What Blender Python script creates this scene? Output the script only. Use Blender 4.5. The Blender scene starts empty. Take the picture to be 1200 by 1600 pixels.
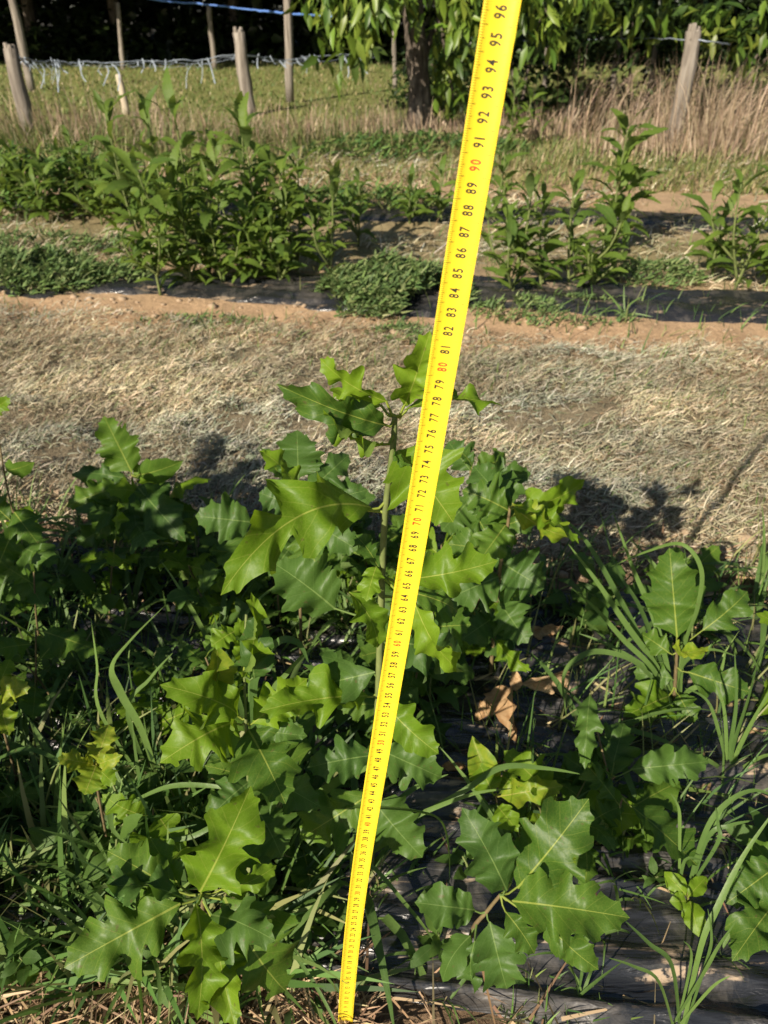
import bpy, math, random
import numpy as np
from mathutils import Vector, Matrix

random.seed(7)
RNG = np.random.default_rng(11)
SC = bpy.context.scene
COL = SC.collection

# ------------------------------------------------------------------ camera, sky, sun, exposure
F_PX, CAM_H, PITCH = 1150.0, 0.915, math.radians(34.5)
CT, ST = math.cos(PITCH), math.sin(PITCH)
cam_d = bpy.data.cameras.new('camera')
cam = bpy.data.objects.new('camera', cam_d)
COL.objects.link(cam)
cam.location = (0, 0, CAM_H)
cam.rotation_euler = (math.pi / 2 - PITCH, 0, 0)
cam_d.sensor_fit = 'VERTICAL'
cam_d.sensor_height = 9.6
cam_d.lens = 9.6 * F_PX / 1600.0
cam_d.clip_start, cam_d.clip_end = 0.01, 2000
cam_d.dof.use_dof = True
cam_d.dof.focus_distance = 0.60
cam_d.dof.aperture_fstop = 3.3
SC.camera = cam
SC.render.resolution_x, SC.render.resolution_y = 768, 1024

SUN_EL, SUN_AZ = math.radians(31), math.radians(36)     # azimuth: shadows run this far right of straight ahead
world = bpy.data.worlds.new('World')
SC.world = world
world.use_nodes = True
wn = world.node_tree.nodes
sky = wn.new('ShaderNodeTexSky')
sky.sky_type = 'NISHITA'
sky.sun_disc = False
sky.sun_elevation = SUN_EL
sky.sun_rotation = math.pi + SUN_AZ
wn['Background'].inputs['Strength'].default_value = 0.05
world.node_tree.links.new(sky.outputs[0], wn['Background'].inputs['Color'])
sun_d = bpy.data.lights.new('sun', 'SUN')
sun_d.energy = 5.0
sun_d.angle = math.radians(0.53)
sun_d.color = (1.0, 0.89, 0.74)
sun = bpy.data.objects.new('sun', sun_d)
COL.objects.link(sun)
LDIR = Vector((math.cos(SUN_EL) * math.sin(SUN_AZ), math.cos(SUN_EL) * math.cos(SUN_AZ), -math.sin(SUN_EL)))
sun.rotation_euler = LDIR.to_track_quat('-Z', 'Y').to_euler()
sun.location = (-3, -4, 6)
SC.view_settings.view_transform = 'Standard'
SC.view_settings.look = 'None'
SC.view_settings.gamma = 1
SC.view_settings.exposure = 0.80

CAMP = Vector((0, 0, CAM_H))


def ray(px, py):
    u, v = (px - 600) / F_PX, (py - 800) / F_PX
    return Vector((u, CT - v * ST, -ST - v * CT))


def PY(px, py, Y):
    d = ray(px, py)
    return CAMP + d * (Y / d.y)


def PZ(px, py, z=0.0):
    d = ray(px, py)
    return CAMP + d * ((z - CAM_H) / d.z)


def depth(p):
    return p.y * CT + (CAM_H - p.z) * ST


# ------------------------------------------------------------------ noise
LAT = RNG.random((256, 256))


def vn(x, y):
    x = np.asarray(x, float); y = np.asarray(y, float)
    xi = np.floor(x).astype(int); yi = np.floor(y).astype(int)
    fx = x - xi; fy = y - yi
    fx = fx * fx * (3 - 2 * fx); fy = fy * fy * (3 - 2 * fy)
    a = LAT[xi % 256, yi % 256]; b = LAT[(xi + 1) % 256, yi % 256]
    c = LAT[xi % 256, (yi + 1) % 256]; d = LAT[(xi + 1) % 256, (yi + 1) % 256]
    return (a * (1 - fx) + b * fx) * (1 - fy) + (c * (1 - fx) + d * fx) * fy


def fbm(x, y, o=4):
    r = 0; a = 0.5
    for i in range(o):
        r = r + a * vn(x * 2 ** i + 17 * i, y * 2 ** i + 9 * i); a *= 0.5
    return r


def row_s(x, y):
    return y + 0.13 * x


def gh(x, y):
    """height of the ground"""
    x = np.asarray(x, float); y = np.asarray(y, float)
    s = row_s(x, y)
    near = np.clip(1 - s / 9, 0, 1)
    z = (fbm(x * 1.3 + 40, y * 1.3 + 40, 3) - 0.44) * 0.05 + (fbm(x * 9 + 5, y * 9 + 5, 3) - 0.44) * 0.022 * near
    bed = np.exp(-((s - 0.75) / 0.42) ** 4) * 0.0 + np.exp(-((s - 2.8) / 0.3) ** 4) * 0.02 + np.exp(-((s - 4.1) / 0.25) ** 4) * 0.02
    return z + bed


# ------------------------------------------------------------------ mesh helpers
def mesh_np(name, V, quads=None, tris=None, cols=None, uv=None, smooth=True):
    me = bpy.data.meshes.new(name)
    V = np.asarray(V, np.float32)
    nq = 0 if quads is None else len(quads)
    nt = 0 if tris is None else len(tris)
    me.vertices.add(len(V))
    me.vertices.foreach_set('co', V.ravel())
    idx = []
    if nq: idx.append(np.asarray(quads, np.int32).ravel())
    if nt: idx.append(np.asarray(tris, np.int32).ravel())
    idx = np.concatenate(idx)
    me.loops.add(len(idx))
    me.loops.foreach_set('vertex_index', idx)
    me.polygons.add(nq + nt)
    tot = np.concatenate([np.full(nq, 4), np.full(nt, 3)]).astype(np.int32)
    st = np.concatenate([[0], np.cumsum(tot)[:-1]]).astype(np.int32)
    me.polygons.foreach_set('loop_start', st)
    me.polygons.foreach_set('loop_total', tot)
    if smooth:
        me.polygons.foreach_set('use_smooth', np.ones(nq + nt, bool))
    me.update(calc_edges=True)
    if cols is not None:
        a = me.color_attributes.new('col', 'FLOAT_COLOR', 'POINT')
        c4 = np.ones((len(V), 4), np.float32); c4[:, :3] = cols
        a.data.foreach_set('color', c4.ravel())
    if uv is not None:
        l = me.uv_layers.new(name='UVMap')
        l.data.foreach_set('uv', np.asarray(uv, np.float32)[idx].ravel())
    return me


def link(name, me, mat=None, parent=None, loc=None):
    if mat is not None and not me.materials:
        me.materials.append(mat)
    o = bpy.data.objects.new(name, me)
    COL.objects.link(o)
    if parent is not None:
        o.parent = parent
    if loc is not None:
        o.location = loc
    return o


def tag(o, label, cat, group=None, kind=None):
    o['label'] = label
    o['category'] = cat
    if group: o['group'] = group
    if kind: o['kind'] = kind
    return o


def empty(name, loc, label, cat, group=None):
    o = bpy.data.objects.new(name, None)
    COL.objects.link(o)
    o.location = loc
    o.empty_display_size = 0.05
    return tag(o, label, cat, group)


def to_local(V, parent):
    V = np.array(V, float)
    if parent is not None:
        V = V - np.array(parent.location)
    return V


def tube_np(pts, rads, n=7, cap=True, jit=0.0):
    """ring-swept tube; returns V, quads, tris"""
    pts = [Vector(p) for p in pts]
    V = []; Q = []; T = []
    ref = Vector((0.3, 1, 0.2)).normalized()
    for i, p in enumerate(pts):
        d = (pts[min(i + 1, len(pts) - 1)] - pts[max(i - 1, 0)]).normalized()
        if abs(d.dot(ref)) > 0.95: ref = Vector((1, 0.1, 0))
        a = d.cross(ref).normalized(); b = d.cross(a)
        for k in range(n):
            w = 2 * math.pi * k / n
            r = rads[i] * (1 + jit * (random.random() - 0.5))
            V.append(p + (a * math.cos(w) + b * math.sin(w)) * r)
    for i in range(len(pts) - 1):
        for k in range(n):
            Q.append((i * n + k, i * n + (k + 1) % n, (i + 1) * n + (k + 1) % n, (i + 1) * n + k))
    if cap:
        m = (len(pts) - 1) * n
        V.append(pts[-1]); e = len(V) - 1
        for k in range(n): T.append((m + k, m + (k + 1) % n, e))
        V.append(pts[0]); e = len(V) - 1
        for k in range(n): T.append(((k + 1) % n, k, e))
    return np.array([tuple(v) for v in V]), np.array(Q), np.array(T) if T else None


def spline(pts, sub=5):
    """Catmull-Rom through points"""
    pts = [Vector(p) for p in pts]
    out = []
    for i in range(len(pts) - 1):
        p0 = pts[max(i - 1, 0)]; p1 = pts[i]; p2 = pts[i + 1]; p3 = pts[min(i + 2, len(pts) - 1)]
        for k in range(sub):
            t = k / sub
            out.append(0.5 * ((2 * p1) + (p2 - p0) * t + (2 * p0 - 5 * p1 + 4 * p2 - p3) * t * t + (3 * p1 - p0 - 3 * p2 + p3) * t ** 3))
    out.append(pts[-1])
    return out


class Acc:
    """collects several pieces of ONE part"""
    def __init__(s): s.V = []; s.Q = []; s.T = []; s.n = 0
    def add(s, V, Q=None, T=None):
        s.V.append(np.asarray(V, float))
        if Q is not None and len(Q): s.Q.append(np.asarray(Q) + s.n)
        if T is not None and len(T): s.T.append(np.asarray(T) + s.n)
        s.n += len(V)
    def mesh(s, name, smooth=True, cols=None):
        return mesh_np(name, np.concatenate(s.V), np.concatenate(s.Q) if s.Q else None, np.concatenate(s.T) if s.T else None, smooth=smooth, cols=cols)


# ------------------------------------------------------------------ materials
def new_mat(name):
    m = bpy.data.materials.new(name)
    m.use_nodes = True
    nt = m.node_tree
    return m, nt, nt.nodes['Principled BSDF'], nt.nodes['Material Output']


def N(nt, typ, **kw):
    n = nt.nodes.new(typ)
    for k, v in kw.items(): setattr(n, k, v)
    return n


def math_n(nt, op, a, b=None, c=None, clamp=False):
    n = N(nt, 'ShaderNodeMath', operation=op); n.use_clamp = clamp
    for i, v in enumerate((a, b, c)):
        if v is None: continue
        if isinstance(v, (int, float)): n.inputs[i].default_value = v
        else: nt.links.new(v, n.inputs[i])
    return n.outputs[0]


def mix_n(nt, fac, a, b, blend='MIX'):
    n = N(nt, 'ShaderNodeMix', data_type='RGBA', blend_type=blend)
    for i, v in ((0, fac), (6, a), (7, b)):
        if isinstance(v, (int, float)): n.inputs[i].default_value = v
        elif isinstance(v, tuple): n.inputs[i].default_value = (*v, 1)
        else: nt.links.new(v, n.inputs[i])
    return n.outputs[2]


def noise_n(nt, vec, scale, detail=4, rough=0.6, dist=0.0):
    n = N(nt, 'ShaderNodeTexNoise')
    n.inputs['Scale'].default_value = scale
    n.inputs['Detail'].default_value = detail
    n.inputs['Roughness'].default_value = rough
    n.inputs['Distortion'].default_value = dist
    if vec is not None: nt.links.new(vec, n.inputs['Vector'])
    return n.outputs['Fac']


def ramp_n(nt, fac, stops):
    n = N(nt, 'ShaderNodeValToRGB')
    e = n.color_ramp.elements
    while len(e) < len(stops): e.new(0.5)
    for i, (p, c) in enumerate(stops):
        e[i].position = p; e[i].color = (*c, 1) if len(c) == 3 else c
    nt.links.new(fac, n.inputs[0])
    return n.outputs[0]


def translucent(nt, bs, out, color, amount):
    tr = N(nt, 'ShaderNodeBsdfTranslucent')
    if isinstance(color, tuple): tr.inputs[0].default_value = (*color, 1)
    else: nt.links.new(color, tr.inputs[0])
    mx = N(nt, 'ShaderNodeMixShader'); mx.inputs[0].default_value = amount
    nt.links.new(bs.outputs[0], mx.inputs[1]); nt.links.new(tr.outputs[0], mx.inputs[2])
    nt.links.new(mx.outputs[0], out.inputs[0])


def leaf_mat(name, dark, light, vein, trans=0.35, tcol=None, rough=0.44, veins=7.0, slope=0.9, vein_amt=0.7, spec=0.24, patch=None):
    """leaf with midrib, side veins (from the leaf's own UV), per-object colour shift and blotches"""
    m, nt, bs, out = new_mat(name)
    uv = N(nt, 'ShaderNodeUVMap').outputs[0]
    sep = N(nt, 'ShaderNodeSeparateXYZ'); nt.links.new(uv, sep.inputs[0])
    ax = math_n(nt, 'ABSOLUTE', sep.outputs[0]); y = sep.outputs[1]
    mid = math_n(nt, 'LESS_THAN', ax, math_n(nt, 'SUBTRACT', 0.0105, math_n(nt, 'MULTIPLY', y, 0.0085)))
    ph = math_n(nt, 'MULTIPLY', math_n(nt, 'SUBTRACT', y, math_n(nt, 'MULTIPLY', ax, slope)), veins)
    fr = math_n(nt, 'ABSOLUTE', math_n(nt, 'SUBTRACT', math_n(nt, 'FRACT', ph), 0.5))
    side = math_n(nt, 'MULTIPLY', math_n(nt, 'LESS_THAN', fr, 0.022), 0.32)
    vmask = math_n(nt, 'MAXIMUM', mid, side)
    oi = N(nt, 'ShaderNodeObjectInfo')
    tc = N(nt, 'ShaderNodeTexCoord')
    n1 = noise_n(nt, tc.outputs['Object'], 22, 3)
    f = math_n(nt, 'ADD', math_n(nt, 'MULTIPLY', oi.outputs['Random'], 0.75), math_n(nt, 'MULTIPLY', math_n(nt, 'SUBTRACT', n1, 0.4), 0.6), clamp=True)
    c = mix_n(nt, f, dark, light)
    vo = N(nt, 'ShaderNodeTexVoronoi', feature='DISTANCE_TO_EDGE'); vo.inputs['Scale'].default_value = 34
    nt.links.new(uv, vo.inputs['Vector'])
    net = math_n(nt, 'MULTIPLY', math_n(nt, 'LESS_THAN', vo.outputs['Distance'], 0.05), 0.10)
    c = mix_n(nt, net, c, vein)
    if patch:
        pn = noise_n(nt, uv, 5, 4, 0.6, 0.5)
        c = mix_n(nt, ramp_n(nt, pn, [(0.34, (0, 0, 0)), (0.66, (1, 1, 1))]), c, patch)
    # a few brown specks
    sp = noise_n(nt, tc.outputs['Object'], 160, 2, 0.5)
    spm = math_n(nt, 'MULTIPLY', math_n(nt, 'GREATER_THAN', sp, 0.70), 0.5)
    c = mix_n(nt, spm, c, (0.10, 0.075, 0.03))
    cv = mix_n(nt, math_n(nt, 'MULTIPLY', vmask, vein_amt), c, vein)
    # underside is paler
    geo = N(nt, 'ShaderNodeNewGeometry')
    cv = mix_n(nt, math_n(nt, 'MULTIPLY', geo.outputs['Backfacing'], 0.35), cv, (0.20, 0.26, 0.11))
    nt.links.new(cv, bs.inputs['Base Color'])
    bs.inputs['Roughness'].default_value = rough
    bs.inputs['Specular IOR Level'].default_value = spec
    b = N(nt, 'ShaderNodeBump'); b.inputs['Strength'].default_value = 0.25; b.inputs['Distance'].default_value = 0.002
    hgt = math_n(nt, 'SUBTRACT', noise_n(nt, tc.outputs['Object'], 120, 2), math_n(nt, 'MULTIPLY', vmask, 0.6))
    nt.links.new(hgt, b.inputs['Height']); nt.links.new(b.outputs[0], bs.inputs['Normal'])
    t = mix_n(nt, 0.5, cv, tcol if tcol else light, 'MIX')
    translucent(nt, bs, out, t, trans)
    return m


def attr_mat(name, rough=0.7, trans=0.0, spec=0.25, gain=1.0, grain=0.0):
    """colour comes from the vertex attribute 'col' (the blade's own colour)"""
    m, nt, bs, out = new_mat(name)
    a = N(nt, 'ShaderNodeVertexColor', layer_name='col').outputs[0]
    nt.links.new(a, bs.inputs['Base Color'])
    bs.inputs['Roughness'].default_value = rough
    bs.inputs['Specular IOR Level'].default_value = spec
    if trans: translucent(nt, bs, out, a, trans)
    return m


def noisy_mat(name, c1, c2, scale=20, rough=0.8, bump=0.3, stretch=(1, 1, 1), c3=None, spec=0.2, dist=0.004, rand=0.0):
    m, nt, bs, out = new_mat(name)
    tc = N(nt, 'ShaderNodeTexCoord')
    mp = N(nt, 'ShaderNodeMapping'); mp.inputs['Scale'].default_value = stretch
    nt.links.new(tc.outputs['Object'], mp.inputs[0])
    n = noise_n(nt, mp.outputs[0], scale, 5, 0.65, 0.4)
    st = [(0.3, c1), (0.7, c2)] if c3 is None else [(0.28, c1), (0.5, c2), (0.72, c3)]
    c = ramp_n(nt, n, st)
    if rand:
        oi = N(nt, 'ShaderNodeObjectInfo')
        c = mix_n(nt, math_n(nt, 'MULTIPLY', oi.outputs['Random'], rand), c, tuple(0.45 * v for v in c1))
    nt.links.new(c, bs.inputs['Base Color'])
    bs.inputs['Roughness'].default_value = rough
    bs.inputs['Specular IOR Level'].default_value = spec
    b = N(nt, 'ShaderNodeBump'); b.inputs['Strength'].default_value = bump; b.inputs['Distance'].default_value = dist
    nt.links.new(n, b.inputs['Height']); nt.links.new(b.outputs[0], bs.inputs['Normal'])
    return m


M = {}
M['young'] = leaf_mat('oak_leaf_young', (0.098, 0.190, 0.011), (0.170, 0.282, 0.016), (0.37, 0.42, 0.08), 0.42, (0.30, 0.46, 0.011))
M['oak'] = leaf_mat('oak_leaf_mature', (0.044, 0.100, 0.014), (0.090, 0.168, 0.018), (0.31, 0.36, 0.07), 0.32, (0.16, 0.35, 0.012))
M['blue'] = leaf_mat('oak_leaf_bluish', (0.042, 0.092, 0.018), (0.072, 0.138, 0.023), (0.17, 0.25, 0.07), 0.28, (0.15, 0.30, 0.018), spec=0.20)
M['yellow'] = leaf_mat('yellowing_leaf', (0.20, 0.27, 0.015), (0.34, 0.37, 0.04), (0.42, 0.38, 0.10), 0.40, (0.42, 0.44, 0.02), patch=(0.11, 0.21, 0.015))
M['dry'] = leaf_mat('dead_leaf', (0.36, 0.23, 0.11), (0.60, 0.46, 0.29), (0.28, 0.17, 0.09), 0.12, (0.46, 0.32, 0.16), 0.75, vein_amt=0.5, spec=0.1, patch=(0.24, 0.13, 0.055))
M['chestnut'] = leaf_mat('chestnut_leaf', (0.062, 0.120, 0.020), (0.145, 0.215, 0.030), (0.20, 0.25, 0.08), 0.36, (0.26, 0.36, 0.02), 0.5, 12, 0.8, 0.4)
M['weed'] = leaf_mat('weed_leaf', (0.045, 0.100, 0.020), (0.100, 0.180, 0.030), (0.16, 0.21, 0.07), 0.34, (0.20, 0.32, 0.02), 0.5, 6, 0.8, 0.4)
M['blade'] = leaf_mat('grass_blade', (0.065, 0.125, 0.032), (0.165, 0.260, 0.065), (0.12, 0.20, 0.06), 0.34, (0.19, 0.33, 0.03), 0.42, 0.0, 0.0, 0.6)
M['fine'] = attr_mat('fine_grass', 0.55, 0.30, 0.3)
M['hay'] = attr_mat('cut_hay', 0.62, 0.12, 0.3)
M['crown'] = attr_mat('tree_leaves', 0.42, 0.38, 0.45)
M['stem_green'] = noisy_mat('green_stem', (0.10, 0.13, 0.04), (0.17, 0.20, 0.07), 60, 0.6, 0.1)
M['stem_brown'] = noisy_mat('brown_stem', (0.10, 0.07, 0.04), (0.19, 0.15, 0.07), 60, 0.7, 0.2)
M['post'] = noisy_mat('weathered_wood', (0.08, 0.068, 0.055), (0.23, 0.20, 0.165), 30, 0.9, 1.0, (1, 1, 0.08), (0.37, 0.335, 0.285), dist=0.012, rand=0.25)
M['pale_post'] = noisy_mat('fresh_cut_wood', (0.34, 0.28, 0.20), (0.55, 0.48, 0.36), 30, 0.85, 0.6, (1, 1, 0.1))
M['bark'] = noisy_mat('tree_bark', (0.03, 0.025, 0.02), (0.11, 0.09, 0.07), 22, 0.9, 0.9, (1, 1, 0.3), (0.27, 0.23, 0.18), dist=0.03)
M['clod'] = noisy_mat('soil_clod', (0.24, 0.175, 0.115), (0.40, 0.30, 0.20), 40, 0.95, 0.4)
M['rope_white'] = noisy_mat('frayed_twine', (0.16, 0.20, 0.25), (0.34, 0.39, 0.44), 30, 0.6, 0.3)
M['rope_blue'] = noisy_mat('blue_rope', (0.06, 0.14, 0.42), (0.13, 0.25, 0.58), 40, 0.5, 0.2)


def plastic_mat():
    m, nt, bs, out = new_mat('black_plastic_film')
    tc = N(nt, 'ShaderNodeTexCoord')
    dust = noise_n(nt, tc.outputs['Object'], 9, 6, 0.7, 0.6)
    fine = noise_n(nt, tc.outputs['Object'], 90, 4, 0.7)
    d = math_n(nt, 'MULTIPLY', ramp_n(nt, dust, [(0.47, (0, 0, 0)), (0.72, (1, 1, 1))]), fine)
    c = mix_n(nt, math_n(nt, 'MULTIPLY', d, 0.55), (0.015, 0.016, 0.018), (0.30, 0.26, 0.21))
    mp2 = N(nt, 'ShaderNodeMapping'); mp2.inputs['Scale'].default_value = (0.16, 1.0, 1); mp2.inputs['Rotation'].default_value = (0, 0, 0.15)
    nt.links.new(tc.outputs['Object'], mp2.inputs[0])
    streak = math_n(nt, 'MULTIPLY', ramp_n(nt, noise_n(nt, mp2.outputs[0], 30, 4, 0.6, 0.6), [(0.60, (0, 0, 0)), (0.66, (1, 1, 1))]), ramp_n(nt, fine, [(0.40, (0, 0, 0)), (0.52, (1, 1, 1))]))
    c = mix_n(nt, math_n(nt, 'MULTIPLY', streak, 0.85), c, (0.34, 0.25, 0.16))
    d = math_n(nt, 'MAXIMUM', d, streak)
    nt.links.new(c, bs.inputs['Base Color'])
    r = math_n(nt, 'ADD', math_n(nt, 'MULTIPLY', d, 0.5), 0.23, clamp=True)
    nt.links.new(r, bs.inputs['Roughness'])
    bs.inputs['Specular IOR Level'].default_value = 0.8
    mp = N(nt, 'ShaderNodeMapping'); mp.inputs['Scale'].default_value = (0.22, 1.5, 1); mp.inputs['Rotation'].default_value = (0, 0, 0.13)
    nt.links.new(tc.outputs['Object'], mp.inputs[0])
    w = noise_n(nt, mp.outputs[0], 60, 3, 0.5, 1.5)
    b = N(nt, 'ShaderNodeBump'); b.inputs['Strength'].default_value = 0.65; b.inputs['Distance'].default_value = 0.004
    nt.links.new(w, b.inputs['Height']); nt.links.new(b.outputs[0], bs.inputs['Normal'])
    return m


M['film'] = plastic_mat()


def ground_mat():
    m, nt, bs, out = new_mat('field_soil_and_turf')
    tc = N(nt, 'ShaderNodeTexCoord')
    P = tc.outputs['Object']
    sep = N(nt, 'ShaderNodeSeparateXYZ'); nt.links.new(P, sep.inputs[0])
    s = math_n(nt, 'ADD', sep.outputs[1], math_n(nt, 'MULTIPLY', sep.outputs[0], 0.13))
    big = noise_n(nt, P, 1.1, 4, 0.6)
    s = math_n(nt, 'ADD', s, math_n(nt, 'MULTIPLY', math_n(nt, 'SUBTRACT', big, 0.5), math_n(nt, 'ADD', math_n(nt, 'MULTIPLY', s, 0.22), 0.15)))
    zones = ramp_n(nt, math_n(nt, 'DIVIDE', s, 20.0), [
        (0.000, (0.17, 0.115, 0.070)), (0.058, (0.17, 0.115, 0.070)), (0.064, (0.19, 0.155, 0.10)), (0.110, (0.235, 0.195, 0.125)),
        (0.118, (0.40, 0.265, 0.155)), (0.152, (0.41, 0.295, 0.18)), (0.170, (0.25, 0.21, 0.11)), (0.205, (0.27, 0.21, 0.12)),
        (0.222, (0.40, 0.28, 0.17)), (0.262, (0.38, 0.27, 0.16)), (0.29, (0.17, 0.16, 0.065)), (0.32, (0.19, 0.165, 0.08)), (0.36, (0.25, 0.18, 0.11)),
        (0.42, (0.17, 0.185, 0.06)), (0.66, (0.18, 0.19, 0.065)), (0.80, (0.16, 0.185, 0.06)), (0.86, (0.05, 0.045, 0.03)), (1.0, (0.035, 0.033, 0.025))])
    fine = noise_n(nt, P, 55, 6, 0.72)
    mid = noise_n(nt, P, 7, 4, 0.65)
    k = math_n(nt, 'ADD', math_n(nt, 'MULTIPLY', fine, 1.1), math_n(nt, 'MULTIPLY', mid, 0.8))
    hsv = N(nt, 'ShaderNodeHueSaturation')
    nt.links.new(zones, hsv.inputs['Color'])
    nt.links.new(math_n(nt, 'ADD', math_n(nt, 'MULTIPLY', k, 1.0), 0.08), hsv.inputs['Value'])
    nt.links.new(hsv.outputs[0], bs.inputs['Base Color'])
    bs.inputs['Roughness'].default_value = 0.95
    bs.inputs['Specular IOR Level'].default_value = 0.1
    b = N(nt, 'ShaderNodeBump'); b.inputs['Strength'].default_value = 0.9; b.inputs['Distance'].default_value = 0.012
    nt.links.new(fine, b.inputs['Height']); nt.links.new(b.outputs[0], bs.inputs['Normal'])
    return m


M['ground'] = ground_mat()

# ------------------------------------------------------------------ ground sheet and mulch films
def axis(a0, a1, d0, g):
    out = [a0]; d = d0
    while out[-1] < a1:
        out.append(out[-1] + d); d *= g
    return np.array(out)


xp = axis(0, 400, 0.02, 1.03); xs = np.concatenate([-xp[::-1][:-1], xp])
ys = np.concatenate([np.linspace(-4, 0.1, 30)[:-1], np.arange(0.1, 3.0, 0.018), axis(3.0, 500, 0.03, 1.035)])
X, Y = np.meshgrid(xs, ys)
Z = gh(X, Y)
nx, ny = len(xs), len(ys)
ii = np.arange((ny - 1) * nx).reshape(ny - 1, nx)[:, :-1].ravel()
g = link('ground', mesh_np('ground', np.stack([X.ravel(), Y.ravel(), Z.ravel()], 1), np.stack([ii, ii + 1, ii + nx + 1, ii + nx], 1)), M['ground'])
g['kind'] = 'structure'


def film(s0, s1, x0, x1, label, amp, dx, ds, lift, seed, wob):
    """wrinkled plastic sheet along a planting row: edges ragged and tucked into the soil"""
    us = np.arange(x0, x1, dx); n = int((s1 - s0) / ds)
    t = np.linspace(0, 1, n)
    U, T_ = np.meshgrid(us, t)
    e0 = s0 + wob * (fbm(U * 2.3 + seed, U * 0 + 3, 4) - 0.45) * 2
    e1 = s1 + wob * (fbm(U * 2.1 + seed + 50, U * 0 + 8, 4) - 0.45) * 2
    S = e0 + (e1 - e0) * T_
    Yw = S - 0.13 * U
    warp = fbm(U * 2.2 + seed, S * 3 + seed, 3) * 3
    w1 = 1 - np.abs(2 * vn(U * 1.1 + seed + warp * 0.2, S * 24 + warp * 1.0 + U * 1.2) - 1)
    w2 = 1 - np.abs(2 * vn(U * 3.0 + seed + 31 + warp, S * 70 + warp * 2 + U * 6) - 1)
    w4 = 1 - np.abs(2 * vn(U * 12 + S * 9 + seed, S * 22 - U * 10 + warp * 2) - 1)
    w3 = fbm(U * 14 + seed, S * 14, 3)
    edge = np.clip(np.minimum(T_, 1 - T_) / (0.05 if s0 < 1 else 0.22), 0, 1); edge = edge * edge * (3 - 2 * edge)
    Zw = gh(U, Yw) + lift + amp * (w1 ** 4 * 0.80 + w2 ** 3 * 0.26 + w4 ** 6 * 0.26 + w3 * 0.40) - (1 - edge) * (lift + amp + 0.012)
    i2 = np.arange((n - 1) * len(us)).reshape(n - 1, len(us))[:, :-1].ravel()
    me = mesh_np('mulch_film', np.stack([U.ravel(), Yw.ravel(), Zw.ravel()], 1), np.stack([i2, i2 + 1, i2 + len(us) + 1, i2 + len(us)], 1))
    return tag(link('mulch_film', me, M['film']), label, 'plastic film')


film(0.340, 1.13, -1.6, 1.6, 'wrinkled black plastic mulch film under the oak seedlings and tape', 0.019, 0.007, 0.0045, 0.010, 3.0, 0.02)
film(2.52, 3.02, -3.5, 3.5, 'black plastic mulch film under the first chestnut row behind the hay strip', 0.014, 0.025, 0.010, 0.012, 21.0, 0.16)
film(3.92, 4.32, -5.5, 5.5, 'narrow black plastic mulch film under the farther chestnut row', 0.012, 0.05, 0.02, 0.012, 57.0, 0.10)

# ------------------------------------------------------------------ leaf shapes
def round_off(p):
    """one corner-cutting pass: softens teeth and sinuses"""
    out = [p[0]]
    for i in range(1, len(p) - 1):
        for o, k in ((p[i - 1], .24), (p[i + 1], .24)):
            out.append(tuple(a + (b - a) * k for a, b in zip(p[i], o)))
    return out + [p[-1]]


def oak_outline(seed, lobes=3, dep=0.36, wide=0.36):
    dep = min(.56, dep * 1.25)   # sinus depth
    """half outline of a red-oak leaf: (w, y, attach-y on the midrib)"""
    r = random.Random(seed)
    pts = [(0.010, 0.0, 0.0), (0.05, 0.05, 0.03)]
    L = lobes
    for i in range(L):
        yc = 0.20 + (i + 0.35) / L * 0.62
        env = wide * (0.55 + 0.60 * math.sin(math.pi * min(1, (yc + 0.08) ** 0.85))) * r.uniform(0.9, 1.1)
        if i == 0: env *= 0.78
        if i == L - 1: env *= 0.92
        step = 0.62 / L
        sw = env * (1 - dep * r.uniform(0.8, 1.2))
        fw = 0.05 + 0.05 * i / L
        a = yc - 0.05
        h = step * r.uniform(0.9, 1.1)
        pts += [(sw * 0.98, a - h * 0.40, a - h * 0.46), (sw * 1.02, a - h * 0.26, a - h * 0.36),
                (env * 0.80, a - h * 0.08 + fw * .5, a - h * 0.24), (env * 1.00, a + h * 0.10 + fw * .8, a - h * 0.12),
                (env * 0.93, a + h * 0.21 + fw * .8, a - h * 0.02), (env * 0.84, a + h * 0.31 + fw * .9, a + h * 0.08),
                (env * 0.70, a + h * 0.38 + fw * .6, a + h * 0.20)]
    pts += [(0.13 * wide / .36, 0.875, 0.84), (0.145 * wide / .36, 0.93, 0.87), (0.075, 0.935, 0.91), (0.045, 0.965, 0.95), (0.002, 1.0, 1.0)]
    return round_off(pts)


def chestnut_outline(seed, teeth=9, wide=0.165):
    r = random.Random(seed)
    pts = [(0.006, 0, 0)]
    for i in range(teeth):
        y0 = 0.04 + i / teeth * 0.92
        e = wide * math.sin(math.pi * min(1, (y0 + 0.03) ** 0.85)) ** 0.75
        pts.append((e * 0.93, y0, y0 - 0.01)); pts.append((e * 1.08, y0 + 0.055, y0 + 0.03))
    pts.append((0.001, 1, 1))
    return pts


def oval_outline(seed, wide=0.26):
    pts = []
    for i in range(9):
        y = i / 8
        pts.append((max(0.004, wide * math.sin(math.pi * y ** 0.8) ** 0.8 * (1 + 0.08 * (i % 2))), y, y))
    return pts


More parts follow.
